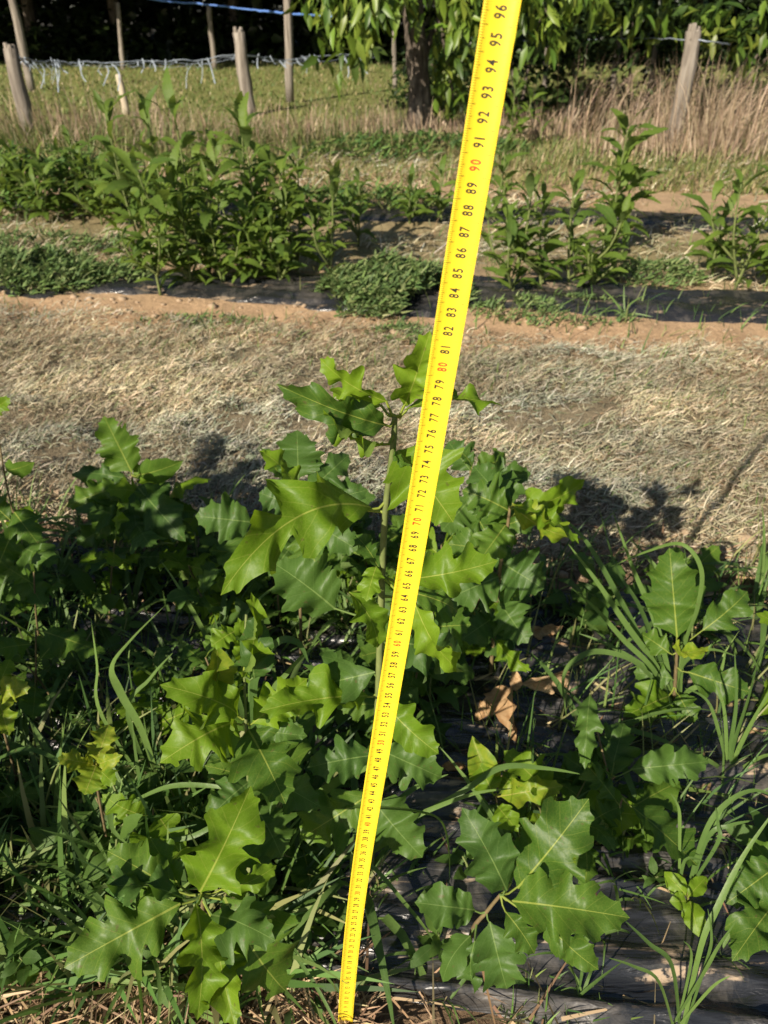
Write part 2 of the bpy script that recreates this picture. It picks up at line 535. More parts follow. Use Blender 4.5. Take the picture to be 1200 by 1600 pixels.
def leaf_geo(outL, outR, cols=3, arch=0.1, fold=0.15, wave=0.06, curl=0.0, twist=0.0, seed=0, droop=0.0, side=0.0):
    """leaf blade in its own frame: base (0,0,0), tip (0,1,0), upper side +z; returns V, quads, uv"""
    r = random.Random(seed); p1 = r.uniform(0, 6.28); p2 = r.uniform(0, 6.28)
    n = min(len(outL), len(outR))
    V = []; UV = []; Q = []
    W = cols * 2 + 1
    for k in range(n):
        for c in range(-cols, cols + 1):
            w, y, m = (outL if c < 0 else outR)[k]
            t = abs(c) / cols
            x = w * t * (1 if c > 0 else -1)
            yy = m + (y - m) * t
            ax = abs(x)
            z = arch * 4 * yy * (1 - yy) + fold * ax + wave * (math.sin(yy * 15 + (p1 if c < 0 else p2)) + .5 * math.sin(yy * 31 + p2)) * (ax / 0.3) ** 1.3
            z += curl * ax * ax * 4 - droop * max(0, yy - 0.5) ** 2 * 2 * (1 - yy) * 2
            z += 0.010 * math.sin((yy - 0.9 * ax) * 7 * 6.283) * min(1, ax / 0.08)
            tw = twist * (yy - 0.3)
            xx = x * math.cos(tw) + side * 4 * yy * (1 - yy); zz = z + x * math.sin(tw)
            V.append((xx, yy, zz)); UV.append((x, yy))
    for k in range(n - 1):
        for c in range(W - 1):
            a = k * W + c
            Q.append((a, a + 1, a + W + 1, a + W))
    return np.array(V), np.array(Q), np.array(UV)


def leaf_mesh(name, geo, mat, petiole=0.0, pr=0.012):
    V, Q, UV = geo
    if petiole:
        tV, tQ, _ = tube_np([(0, -petiole, 0.02 * petiole), (0, -petiole * 0.5, -0.01), (0, 0.02, 0)], [pr * 1.3, pr, pr * 0.8], 4, False)
        Q = np.concatenate([Q, tQ + len(V)]); UV = np.concatenate([UV, np.stack([tV[:, 0] * 0.2, tV[:, 1]], 1)]); V = np.concatenate([V, tV])
    me = mesh_np(name, V, Q, uv=UV)
    me.materials.append(M[mat])
    return me


def var_meshes(kind, mat, n=6):
    out = []
    for i in range(n):
        r = random.Random(i * 31 + hash(kind) % 1 + len(kind))
        if kind == 'oak':
            o1 = oak_outline(i * 2, r.choice([2, 3, 3]), r.uniform(0.25, 0.52), r.uniform(0.28, 0.38)); o2 = oak_outline(i * 2 + 1, 3 if len(o1) > 45 else 2, r.uniform(0.2, 0.42), 0.34)
            geo = leaf_geo(o1, o2, 2, r.uniform(0.02, 0.26), r.uniform(-0.3, 0.6), r.uniform(0.04, 0.13), r.uniform(-.4, .1), r.uniform(-0.8, 0.8), i)
            out.append(leaf_mesh('leaf', geo, mat, 0.14))
        elif kind == 'chestnut':
            o = chestnut_outline(i)
            geo = leaf_geo(o, o, 1, r.uniform(0.06, 0.22), r.uniform(0.05, 0.5), 0.02, 0, r.uniform(-0.3, 0.3), i)
            out.append(leaf_mesh('leaf', geo, mat, 0.10, 0.009))
        elif kind == 'oval':
            o = oval_outline(i, r.uniform(0.2, 0.32))
            geo = leaf_geo(o, o, 1, r.uniform(0.02, 0.2), r.uniform(-0.1, 0.4), 0.05, 0, r.uniform(-0.4, 0.4), i)
            out.append(leaf_mesh('leaf', geo, mat, 0.15))
    return out


def blade_geo(width=0.02, arch=0.3, fold=0.25, seg=8, twist=0.0, kink=0.0):
    """grass blade of length ~1 that rises along +y and bends over towards -z"""
    V = []; UV = []; Q = []
    x0 = 0; p = np.array([0.0, 0.0]); ang = 0.0
    for k in range(seg + 1):
        t = k / seg
        w = width * (min(1, 0.55 + t * 1.6)) * (1 - t ** 2.4) + 0.0006
        tw = twist * t
        for c in (-1, 0, 1):
            x = w * c * math.cos(tw)
            V.append((x, p[0], p[1] + abs(c) * w * fold + w * c * math.sin(tw))); UV.append((0.3 * c, t))
        ang += arch / seg * (0.4 + 1.2 * t) + (kink if k == seg // 2 else 0)
        p = p + np.array([math.cos(ang), -math.sin(ang)]) / seg
    for k in range(seg):
        for c in range(2):
            a = k * 3 + c
            Q.append((a, a + 1, a + 4, a + 3))
    return np.array(V), np.array(Q), np.array(UV)


def basis(base, axis_, normal, length, width=None):
    y = axis_.normalized()
    z = (normal - y * normal.dot(y))
    if z.length < 1e-4: z = Vector((1, 0, 0)) - y * y.x
    z.normalize(); x = y.cross(z)
    w = length if width is None else width
    m = Matrix((x * w, y * length, z * length)).transposed().to_4x4()
    m.translation = base
    return m


def put(name, me, mtx, parent):
    o = bpy.data.objects.new(name, me)
    COL.objects.link(o)
    o.parent = parent
    o.matrix_local = Matrix.Translation(-parent.location) @ mtx
    return o


def curve_part(name, pts, rads, mat, parent, n=6):
    V, Q, T = tube_np(pts, rads, n)
    return link(name, mesh_np(name, to_local(V, parent), Q, T), M[mat], parent)


# ------------------------------------------------------------------ hero oak seedlings
SEED = [100]


def hero_leaf(parent, stem_pts, b, t, wpx, roll=0, mat='oak', lobes=3, dep=0.34, arch=0.08, fold=0.15, wave=0.11, twist=None, kind='oak', droop=0.0, pet=True, curl=0.0, bite=None, side=0.0):
    """one leaf from its base point b to its tip t; wpx: width seen square-on; roll: turn about its axis away from facing the viewer"""
    SEED[0] += 1; sd = SEED[0]
    mid = (b + t) / 2
    L = (t - b).length
    ax = (t - b).normalized()
    v = CAMP - mid
    n0 = (v - ax * v.dot(ax)).normalized()
    n0 = Matrix.Rotation(math.radians(roll), 3, ax) @ n0
    wm = wpx / F_PX * depth(mid)
    if kind == 'oak':
        o1 = oak_outline(sd * 2, lobes, dep); o2 = oak_outline(sd * 2 + 1, lobes, dep * random.uniform(0.8, 1.2))
        ws = wm / 0.74
    elif kind == 'chestnut':
        o1 = o2 = chestnut_outline(sd); ws = wm / 0.33
    else:
        o1 = o2 = oval_outline(sd, 0.3); ws = wm / 0.6
    rl = random.Random(sd)
    if twist is None: twist = rl.uniform(-.5, .5)
    V, Q, UV = leaf_geo(o1, o2, 3, arch * rl.uniform(.8, 2.3), fold + rl.uniform(-.18, .18), wave, curl + rl.uniform(-.25, .1), twist, sd, droop, side * L / ws)
    if rl.random() < (bite if bite is not None else .3):     # insect bites at the margin
        W_ = 7; rows = len(V) // W_; drop = set()
        for _ in range(rl.randint(1, 3)):
            k = rl.randint(rows // 3, rows - 3); c = rl.choice([0, 5]); drop.add(k * 6 + c)
            if rl.random() < .5: drop.add((k + 1) * 6 + c)
        Q = np.array([q for i, q in enumerate(Q) if i not in drop])
    m = basis(b, ax, n0, L, ws)
    W = np.array([tuple(m @ Vector(p)) for p in V])
    if pet and stem_pts:
        q = min(stem_pts, key=lambda p: (p - b).length)
        if (q - b).length > 0.15:
            q = b - ax * 0.03 + Vector((0, 0.01, -0.02))
        midp = (q + b) / 2 + Vector((0, 0, -0.004))
        tV, tQ, _ = tube_np([q, midp, b + ax * L * 0.03], [0.0016, 0.0012, 0.0010], 5, False)
        Q = np.concatenate([Q, tQ + len(W)]); UV = np.concatenate([UV, np.tile([[0.0, 0.0]], (len(tV), 1))]); W = np.concatenate([W, tV])
    me = mesh_np('leaf', to_local(W, parent), Q, uv=UV)
    return link('leaf', me, M[mat], parent)


def seedling(label, stem, leaves, mode, r0=0.004, r1=0.002, group=None, mat='stem_brown', name='oak_seedling', cat='seedling', branches=()):
    """stem: pixel points with Y (mode 'Y') or z (mode 'z'), top first, last one at the ground"""
    f = PY if mode == 'Y' else PZ
    pts = [f(*p) for p in stem]
    base = pts[-1].copy()
    base.z = float(gh(base.x, base.y)) - 0.004
    pts[-1] = base
    root = empty(name, base, label, cat, group)
    sp = spline(pts, 6)
    k = len(sp) - 1
    rr = [r1 + (r0 - r1) * i / k for i in range(k + 1)]
    curve_part('stem', sp, rr, mat, root)
    allp = list(sp)
    for br in branches:
        bp = spline([f(*p) for p in br], 5)
        q = min(sp, key=lambda p: (p - bp[-1]).length)
        bp.append(q)
        curve_part('branch', bp, [r1 * 0.8] * len(bp), mat, root, 5)
        allp += bp
    for lf in leaves:
        (bx, by, bv), (tx, ty, tv), w, kw = lf
        hero_leaf(root, allp, f(bx, by, bv), f(tx, ty, tv), w, **kw)
    return root


D = dict
# central tall seedling next to the tape
seedling('tallest oak seedling, its thin stem rising behind the yellow tape', [(617, 650, .500), (614, 700, .500), (602, 800, .505), (597, 900, .505), (594, 1000, .50), (589, 1140, .50), (578, 1395, .50)], [
    ((632, 634, .50), (672, 517, .485), 78, D(mat='young', roll=12, lobes=3, dep=.38, arch=.05)),
    ((606, 628, .50), (500, 560, .52), 62, D(mat='young', roll=-52, lobes=3, dep=.30, arch=.05)),
    ((598, 634, .52), (520, 612, .56), 44, D(mat='young', roll=-20, lobes=2)),
    ((602, 664, .49), (432, 600, .47), 76, D(mat='oak', roll=-12, lobes=3, dep=.26, arch=.06, fold=.35)),
    ((600, 696, .485), (505, 640, .46), 60, D(mat='young', roll=-66, lobes=2, dep=.2, arch=.04)),
    ((632, 640, .50), (786, 634, .49), 62, D(mat='young', roll=-56, lobes=3, dep=.32, arch=.05)),
    ((620, 704, .505), (708, 816, .46), 142, D(mat='young', roll=-8, lobes=3, dep=.28, arch=.10, fold=.1)),
    ((617, 700, .50), (642, 726, .48), 30, D(mat='oak', roll=60, lobes=2)),
    ((580, 793, .50), (345, 930, .41), 132, D(mat='young', roll=-6, lobes=3, dep=.46, arch=.14, fold=.12, wave=.10, twist=.35, side=.17, bite=0)),
    ((470, 775, .53), (404, 704, .55), 50, D(mat='young', roll=58, lobes=2, dep=.3)),
    ((592, 888, .50), (555, 836, .53), 44, D(mat='oak', roll=30)),
    ((524, 952, .51), (428, 880, .54), 104, D(mat='blue', roll=10, lobes=3, dep=.18, arch=.06)),
    ((545, 925, .48), (590, 1012, .46), 74, D(mat='young', roll=-38, lobes=2, dep=.3, fold=.4)),
    ((588, 885, .50), (572, 940, .47), 46, D(mat='young', roll=10, lobes=2)),
    ((635, 905, .50), (778, 876, .50), 78, D(mat='young', roll=18, lobes=3, dep=.30)),
    ((640, 925, .51), (715, 955, .52), 70, D(mat='oak', roll=-20, lobes=2)),
    ((648, 940, .47), (724, 1050, .45), 66, D(mat='young', roll=40, lobes=2, dep=.12, fold=.5, arch=.12)),
    ((612, 1000, .50), (722, 1020, .52), 100, D(mat='blue', roll=5, lobes=3)),
    ((600, 1098, .49), (686, 1178, .45), 76, D(mat='young', roll=22, lobes=2, dep=.25, fold=.2)),
    ((575, 1088, .50), (405, 1112, .46), 78, D(mat='young', roll=24, lobes=3, dep=.34)),
    ((590, 1170, .50), (690, 1215, .49), 80, D(mat='blue', roll=0)),
    ((586, 1050, .50), (480, 1075, .52), 84, D(mat='blue', roll=0)),
    ((582, 1250, .50), (660, 1340, .46), 92, D(mat='blue', roll=10, lobes=3, dep=.2)),
    ((580, 1240, .50), (470, 1310, .48), 90, D(mat='oak', roll=0, lobes=3)),
    ((585, 1180, .50), (480, 1200, .49), 76, D(mat='blue', roll=12)),
], 'Y', .0042, .0022, mat='stem_green')

# seedling left of it
seedling('oak seedling with broad drooping leaves left of the tape middle', [(384, 1122, .50), (388, 1200, .50), (400, 1420, .50)], [
    ((372, 1118, .50), (250, 1070, .47), 84, D(mat='young', roll=14, lobes=3, dep=.30, arch=.12)),
    ((370, 1128, .50), (250, 1192, .44), 120, D(mat='young', roll=10, lobes=3, dep=.34, arch=.14)),
    ((388, 1140, .50), (446, 1256, .43), 118, D(mat='oak', roll=-6, lobes=3, dep=.30, arch=.12, fold=.35)),
    ((330, 1080, .50), (338, 1008, .52), 56, D(mat='yellow', roll=30, kind='oval', fold=.5)),
    ((378, 1060, .50), (392, 925, .52), 48, D(mat='young', roll=50, lobes=2, dep=.2)),
    ((398, 1060, .51), (400, 960, .52), 70, D(mat='blue', roll=-10, lobes=2)),
    ((395, 1130, .50), (480, 1060, .53), 74, D(mat='young', roll=0)),
    ((392, 1140, .50), (480, 1150, .49), 60, D(mat='blue', roll=0)),
    ((370, 985, .53), (330, 1010, .51), 52, D(mat='young', roll=20, lobes=2)),
    ((375, 1035, .52), (372, 965, .53), 40, D(mat='young', roll=25, lobes=2)),
    ((395, 1200, .50), (500, 1260, .46), 84, D(mat='blue')),
    ((392, 1220, .50), (330, 1275, .46), 76, D(mat='blue', roll=15)),
    ((398, 1260, .50), (440, 1340, .46), 90, D(mat='blue', roll=-15)),
], 'Y', .0035, .0018, branches=[[(385, 960, .53), (382, 1040, .515), (384, 1115, .50)]], mat='stem_green')

# seedling at the front left, leaves in a star
seedling('oak seedling with a star of large lobed leaves over straw', [(316, 1398, .37), (318, 1440, .37), (322, 1560, .375)], [
    ((312, 1394, .37), (392, 1228, .42), 128, D(mat='young', roll=8, lobes=3, dep=.40, arch=.05)),
    ((274, 1392, .37), (168, 1330, .40), 92, D(mat='oak', roll=8, lobes=2, dep=.30)),
    ((282, 1412, .36), (100, 1512, .31), 124, D(mat='oak', roll=4, lobes=3, dep=.46, arch=.06)),
    ((306, 1412, .35), (308, 1594, .27), 84, D(mat='young', roll=-14, lobes=3, dep=.42, arch=.12, fold=.3)),
    ((350, 1402, .36), (446, 1548, .31), 150, D(mat='oak', roll=10, lobes=3, dep=.34, arch=.10)),
    ((336, 1440, .35), (368, 1606, .27), 76, D(mat='young', roll=12, lobes=3, dep=.34, arch=.08)),
    ((345, 1390, .37), (432, 1352, .39), 54, D(mat='young', roll=24, lobes=2)),
    ((280, 1385, .38), (235, 1310, .42), 64, D(mat='oak', roll=0, lobes=2)),
    ((340, 1380, .38), (405, 1320, .41), 70, D(mat='blue', roll=0, lobes=3)),
    ((290, 1405, .36), (130, 1400, .36), 62, D(mat='blue', roll=50, lobes=3)),
    ((330, 1430, .35), (430, 1470, .31), 90, D(mat='blue', roll=-20, lobes=3)),
], 'Y', .0032, .002)

# seedling at the front right
seedling('dark green oak seedling with red leaf stalks on the bare film', [(782, 1398, .395), (760, 1425, .40), (738, 1455, .40), (725, 1520, .40)], [
    ((808, 1388, .40), (920, 1248, .44), 122, D(mat='oak', roll=6, lobes=3, dep=.20, arch=.05, fold=.1)),
    ((800, 1408, .39), (984, 1434, .36), 106, D(mat='oak', roll=-4, lobes=3, dep=.18, arch=.06, fold=.1)),
    ((792, 1392, .39), (722, 1262, .44), 92, D(mat='blue', roll=10, lobes=3, dep=.22)),
    ((800, 1380, .40), (765, 1330, .43), 40, D(mat='oak', roll=10, lobes=2)),
    ((742, 1422, .40), (648, 1410, .40), 72, D(mat='blue', roll=0, lobes=2, dep=.15)),
    ((765, 1440, .39), (792, 1545, .35), 84, D(mat='blue', roll=4, lobes=3, dep=.2)),
    ((735, 1462, .39), (692, 1534, .36), 50, D(mat='blue', roll=30, kind='oval')),
    ((850, 1440, .37), (935, 1515, .34), 66, D(mat='oak', roll=18, lobes=2, dep=.2)),
    ((790, 1425, .38), (835, 1490, .35), 62, D(mat='oak', roll=-10, lobes=2)),
    ((742, 1470, .38), (745, 1545, .36), 44, D(mat='blue', roll=40, lobes=2)),
], 'Y', .0030, .0018)

# right-hand seedlings
seedling('oak seedling with one tall insect-bitten leaf beside the broad grass', [(1058, 1010, .78), (1056, 1050, .78), (1052, 1112, .785)], [
    ((1058, 996, .78), (1046, 856, .84), 96, D(mat='oak', roll=0, lobes=3, dep=.16, arch=.04, fold=.1)),
    ((1098, 985, .79), (1168, 924, .83), 62, D(mat='oak', roll=10, lobes=2)),
    ((1052, 1012, .77), (1108, 1010, .73), 40, D(mat='yellow', roll=45, lobes=2)),
    ((1075, 1050, .77), (1172, 1082, .73), 70, D(mat='oak', roll=0, lobes=2)),
    ((1045, 1088, .77), (974, 1120, .71), 72, D(mat='young', roll=5, lobes=3)),
    ((1060, 1085, .77), (1085, 1130, .73), 48, D(mat='oak', roll=0, lobes=2)),
    ((1045, 1020, .78), (1000, 990, .82), 50, D(mat='oak', roll=10, lobes=2)),
    ((1050, 1060, .78), (990, 1050, .80), 56, D(mat='blue')),
], 'Y', .0035, .002)
seedling('oak seedling with dark spread leaves between the front and right seedlings', [(955, 1215, .60), (950, 1250, .60), (945, 1300, .61)], [
    ((985, 1202, .60), (1108, 1190, .60), 66, D(mat='blue', roll=0, lobes=3, dep=.25)),
    ((922, 1085, .66), (914, 1202, .57), 46, D(mat='blue', roll=5, lobes=3, dep=.3)),
    ((958, 1256, .59), (1062, 1322, .54), 76, D(mat='oak', roll=0, lobes=3, dep=.2)),
    ((948, 1225, .60), (880, 1180, .64), 70, D(mat='blue', roll=0)),
    ((945, 1240, .60), (880, 1275, .57), 56, D(mat='blue', roll=10)),
    ((952, 1215, .60), (975, 1130, .67), 66, D(mat='blue', roll=0)),
    ((950, 1260, .59), (960, 1340, .54), 60, D(mat='blue', roll=-20)),
    ((946, 1245, .60), (910, 1330, .55), 64, D(mat='blue', roll=20)),
], 'Y', .003, .0018, branches=[[(922, 1085, .66), (935, 1150, .63), (952, 1215, .60)]])
seedling('oak seedling with a lime folded leaf right of the tape, mid height', [(797, 792, .82), (792, 830, .82), (780, 900, .83), (772, 1010, .84)], [
    ((800, 786, .81), (912, 842, .76), 62, D(mat='yellow', roll=42, lobes=3, dep=.3)),
    ((802, 792, .80), (905, 850, .74), 50, D(mat='young', roll=-40, lobes=3)),
    ((795, 798, .82), (722, 766, .84), 74, D(mat='oak', roll=10, lobes=3)),
    ((790, 820, .82), (752, 872, .77), 70, D(mat='oak', roll=0, lobes=2)),
    ((805, 800, .83), (914, 750, .88), 58, D(mat='young', roll=22, lobes=3)),
    ((800, 790, .83), (790, 735, .90), 56, D(mat='blue', roll=0, lobes=2)),
    ((795, 790, .83), (740, 728, .90), 66, D(mat='blue', roll=0, lobes=3)),
    ((785, 860, .83), (700, 850, .82), 84, D(mat='oak', roll=0, lobes=3)),
    ((785, 880, .83), (850, 920, .79), 90, D(mat='blue', roll=0, lobes=3)),
    ((780, 900, .83), (700, 935, .79), 90, D(mat='blue', roll=0, lobes=3)),
    ((780, 940, .83), (825, 1005, .76), 80, D(mat='blue', roll=0, lobes=3)),
    ((775, 1000, .82), (830, 1048, .76), 44, D(mat='young', roll=30, lobes=2)),
    ((778, 960, .83), (720, 1000, .78), 80, D(mat='blue', roll=0, lobes=3)),
], 'Y', .0035, .002)
seedling('bushy oak seedling behind the tape at its seventy mark', [(735, 735, .98), (735, 790, .98), (730, 930, .99)], [
    ((735, 735, .98), (700, 690, 1.02), 60, D(mat='blue', lobes=3)),
    ((740, 735, .98), (790, 715, 1.02), 50, D(mat='oak', lobes=2)),
    ((738, 730, .98), (712, 702, 1.0), 34, D(mat='oak', roll=40, lobes=2)),
    ((738, 750, .98), (830, 740, .98), 60, D(mat='blue', lobes=3)),
    ((738, 760, .97), (800, 800, .92), 66, D(mat='blue', lobes=3)),
    ((735, 780, .97), (690, 830, .92), 76, D(mat='blue', lobes=3)),
    ((735, 790, .97), (770, 850, .91), 66, D(mat='oak', lobes=3)),
    ((735, 820, .97), (690, 800, .98), 70, D(mat='blue', lobes=3)),
    ((735, 850, .97), (800, 870, .93), 70, D(mat='blue', lobes=3)),
    ((735, 840, .97), (850, 800, .98), 70, D(mat='oak', lobes=3)),
], 'Y', .003, .0018)
seedling('oak seedling whose upright leaf stands against the hay, left side', [(206, 742, 1.12), (208, 780, 1.12), (204, 880, 1.13)], [
    ((206, 738, 1.12), (162, 650, 1.18), 70, D(mat='oak', roll=0, lobes=3, dep=.12, arch=.04, fold=.1)),
    ((216, 742, 1.11), (286, 720, 1.11), 44, D(mat='oak', roll=22, kind='oval')),
    ((200, 748, 1.12), (112, 740, 1.15), 44, D(mat='blue', roll=20, lobes=2)),
    ((200, 758, 1.12), (104, 792, 1.08), 50, D(mat='oak', roll=15, lobes=3)),
    ((214, 760, 1.11), (290, 846, 1.02), 84, D(mat='blue', roll=0, lobes=2)),
    ((200, 764, 1.11), (150, 842, 1.04), 70, D(mat='oak', roll=5, lobes=3)),
    ((206, 770, 1.11), (216, 850, 1.02), 74, D(mat='blue', roll=0, lobes=3)),
    ((206, 790, 1.12), (310, 800, 1.10), 60, D(mat='blue', lobes=3)),
    ((205, 800, 1.12), (120, 850, 1.08), 60, D(mat='blue', lobes=3)),
], 'Y', .0035, .002)
seedling('pale green oak seedling left of the tall stem, at the hay edge', [(470, 770, .86), (468, 820, .86), (460, 930, .87)], [
    ((466, 748, .86), (464, 672, .90), 88, D(mat='blue', roll=0, lobes=3, dep=.14, arch=.04)),
    ((448, 772, .86), (408, 700, .90), 40, D(mat='oak', roll=50, lobes=2)),
    ((460, 790, .85), (405, 770, .86), 66, D(mat='blue', roll=0, lobes=2)),
    ((395, 816, .85), (305, 806, .85), 74, D(mat='blue', roll=0, lobes=3, dep=.18)),
    ((480, 770, .86), (545, 710, .90), 62, D(mat='blue', roll=0, lobes=3)),
    ((480, 790, .86), (575, 765, .86), 70, D(mat='blue', roll=0, lobes=3)),
    ((480, 810, .86), (560, 860, .80), 80, D(mat='blue', roll=0, lobes=3)),
    ((475, 830, .86), (500, 900, .80), 80, D(mat='oak', roll=0, lobes=3)),
    ((465, 840, .86), (420, 900, .80), 80, D(mat='blue', roll=0, lobes=3)),
], 'Y', .003, .0018, branches=[[(395, 816, .85), (430, 820, .855), (465, 830, .86)]])
seedling('oak seedling with lit and shaded leaves at the left border of the bed', [(22, 800, .93), (26, 850, .93), (30, 960, .94)], [
    ((22, 800, .93), (60, 850, .88), 60, D(mat='oak', lobes=3)),
    ((15, 812, .93), (-30, 770, .95), 60, D(mat='oak', lobes=3)),
    ((20, 830, .92), (-10, 900, .87), 70, D(mat='oak', lobes=3)),
    ((24, 850, .92), (90, 880, .88), 60, D(mat='blue', lobes=3)),
    ((22, 840, .93), (46, 790, .96), 50, D(mat='young', lobes=2)),
    ((26, 880, .92), (70, 950, .86), 70, D(mat='blue', lobes=3)),
    ((26, 890, .92), (-20, 940, .88), 70, D(mat='blue', lobes=3)),
    ((10, 735, .93), (54, 722, .92), 34, D(mat='oak', roll=20, kind='oval')),
    ((-10, 640, .93), (16, 622, .92), 36, D(mat='young', lobes=2)),
], 'Y', .003, .0018, branches=[[(-8, 640, .93), (6, 735, .93), (20, 800, .93)]])
seedling('oak seedling at the right border with toothed leaves over shiny film', [(1222, 1380, .46), (1226, 1420, .46), (1228, 1490, .46)], [
    ((1216, 1352, .46), (1134, 1412, .43), 76, D(mat='oak', roll=0, lobes=3, dep=.2)),
    ((1222, 1400, .44), (1144, 1502, .37), 84, D(mat='oak', roll=5, lobes=3, dep=.2)),
    ((1222, 1370, .46), (1170, 1310, .50), 50, D(mat='oak', roll=0, lobes=2)),
    ((1224, 1390, .46), (1290, 1340, .48), 70, D(mat='oak', lobes=3)),
    ((1226, 1400, .46), (1290, 1440, .44), 70, D(mat='oak', lobes=3)),
], 'Y', .003, .0018)
# sick and yellow little ones
seedling('stunted yellow-green oak seedling in the weeds, left', [(150, 1190, .52), (152, 1230, .52), (155, 1300, .525)], [
    ((150, 1192, .52), (170, 1132, .56), 56, D(mat='yellow', lobes=2)),
    ((146, 1194, .52), (90, 1184, .50), 46, D(mat='yellow', lobes=2, wave=.08)),
    ((150, 1196, .51), (132, 1242, .48), 60, D(mat='yellow', lobes=2, wave=.08)),
    ((154, 1194, .52), (192, 1180, .51), 40, D(mat='yellow', lobes=2)),
    ((152, 1200, .51), (180, 1226, .49), 40, D(mat='young', lobes=2)),
], 'Y', .002, .0012)
seedling('yellow lobed leaves of a small seedling at the left border', [(-4, 1075, .60), (-2, 1110, .60), (0, 1180, .61)], [
    ((0, 1080, .60), (48, 1074, .59), 50, D(mat='yellow', lobes=2)),
    ((-4, 1085, .60), (14, 1150, .56), 50, D(mat='yellow', lobes=2)),
    ((-2, 1070, .60), (16, 1030, .63), 40, D(mat='young', lobes=2)),
    ((-4, 1080, .60), (-60, 1090, .58), 50, D(mat='yellow', lobes=2)),
], 'Y', .002, .0012)
seedling('little yellowing seedling on the film beside dead brown leaves', [(775, 1240, .58), (778, 1290, .57), (775, 1345, .565)], [
    ((768, 1238, .58), (738, 1150, .62), 48, D(mat='yellow', kind='oval', fold=.4)),
    ((770, 1240, .57), (748, 1190, .60), 56, D(mat='young', lobes=2)),
    ((782, 1244, .57), (880, 1228, .56), 56, D(mat='yellow', lobes=2)),
    ((780, 1240, .58), (805, 1205, .61), 40, D(mat='young', lobes=2)),
    ((778, 1260, .57), (810, 1300, .53), 44, D(mat='young', lobes=2)),
    ((776, 1270, .57), (730, 1300, .54), 44, D(mat='blue', kind='oval')),
], 'Y', .002, .0012)
seedling('fresh light green four-leaved weed on the shiny film', [(1075, 1405, .46), (1068, 1375, .48), (1050, 1355, .50)], [
    ((1072, 1398, .46), (1038, 1362, .485), 30, D(mat='young', kind='oval')),
    ((1076, 1400, .46), (1104, 1370, .48), 24, D(mat='young', kind='oval')),
    ((1072, 1408, .455), (1046, 1408, .455), 26, D(mat='young', kind='oval')),
    ((1078, 1408, .455), (1092, 1464, .42), 34, D(mat='young', kind='oval')),
], 'Y', .002, .0015, name='weed', cat='weed')

# dead leaves
for lab, b, t, w, kw in [
    ('pale tan dead leaf, cupped, lying under the green leaves', (800, 1075, .06), (742, 1128, .02), 44, D(roll=15, kind='oval', fold=.5)),
    ('long orange-brown dead leaf curling over the film', (812, 1068, .06), (890, 1048, .04), 50, D(roll=25, lobes=2, fold=.6, wave=.08)),
    ('narrow tan dead leaf hanging down onto the film', (802, 1070, .07), (810, 1162, .02), 34, D(roll=40, kind='oval', fold=.7)),
    ('small upright pale dead leaf above the tan ones', (806, 1080, .06), (803, 1044, .09), 26, D(roll=10, kind='oval', fold=.3)),
    ('crumpled brown dead leaf at the foot of the weeds', (812, 985, .03), (880, 978, .03), 36, D(roll=20, lobes=2, fold=.6, wave=.1)),
    ('flat dead leaf fragment lying on the film beside the tape', (690, 1196, .02), (732, 1198, .02), 22, D(roll=10, kind='oval')),
]:
    bp, tp = PZ(*b), PZ(*t)
    r = empty('dead_leaf', Vector((tp.x, tp.y, float(gh(tp.x, tp.y)))), lab, 'dead leaf')
    hero_leaf(r, None, bp, tp, w * .72, mat='dry', **kw)

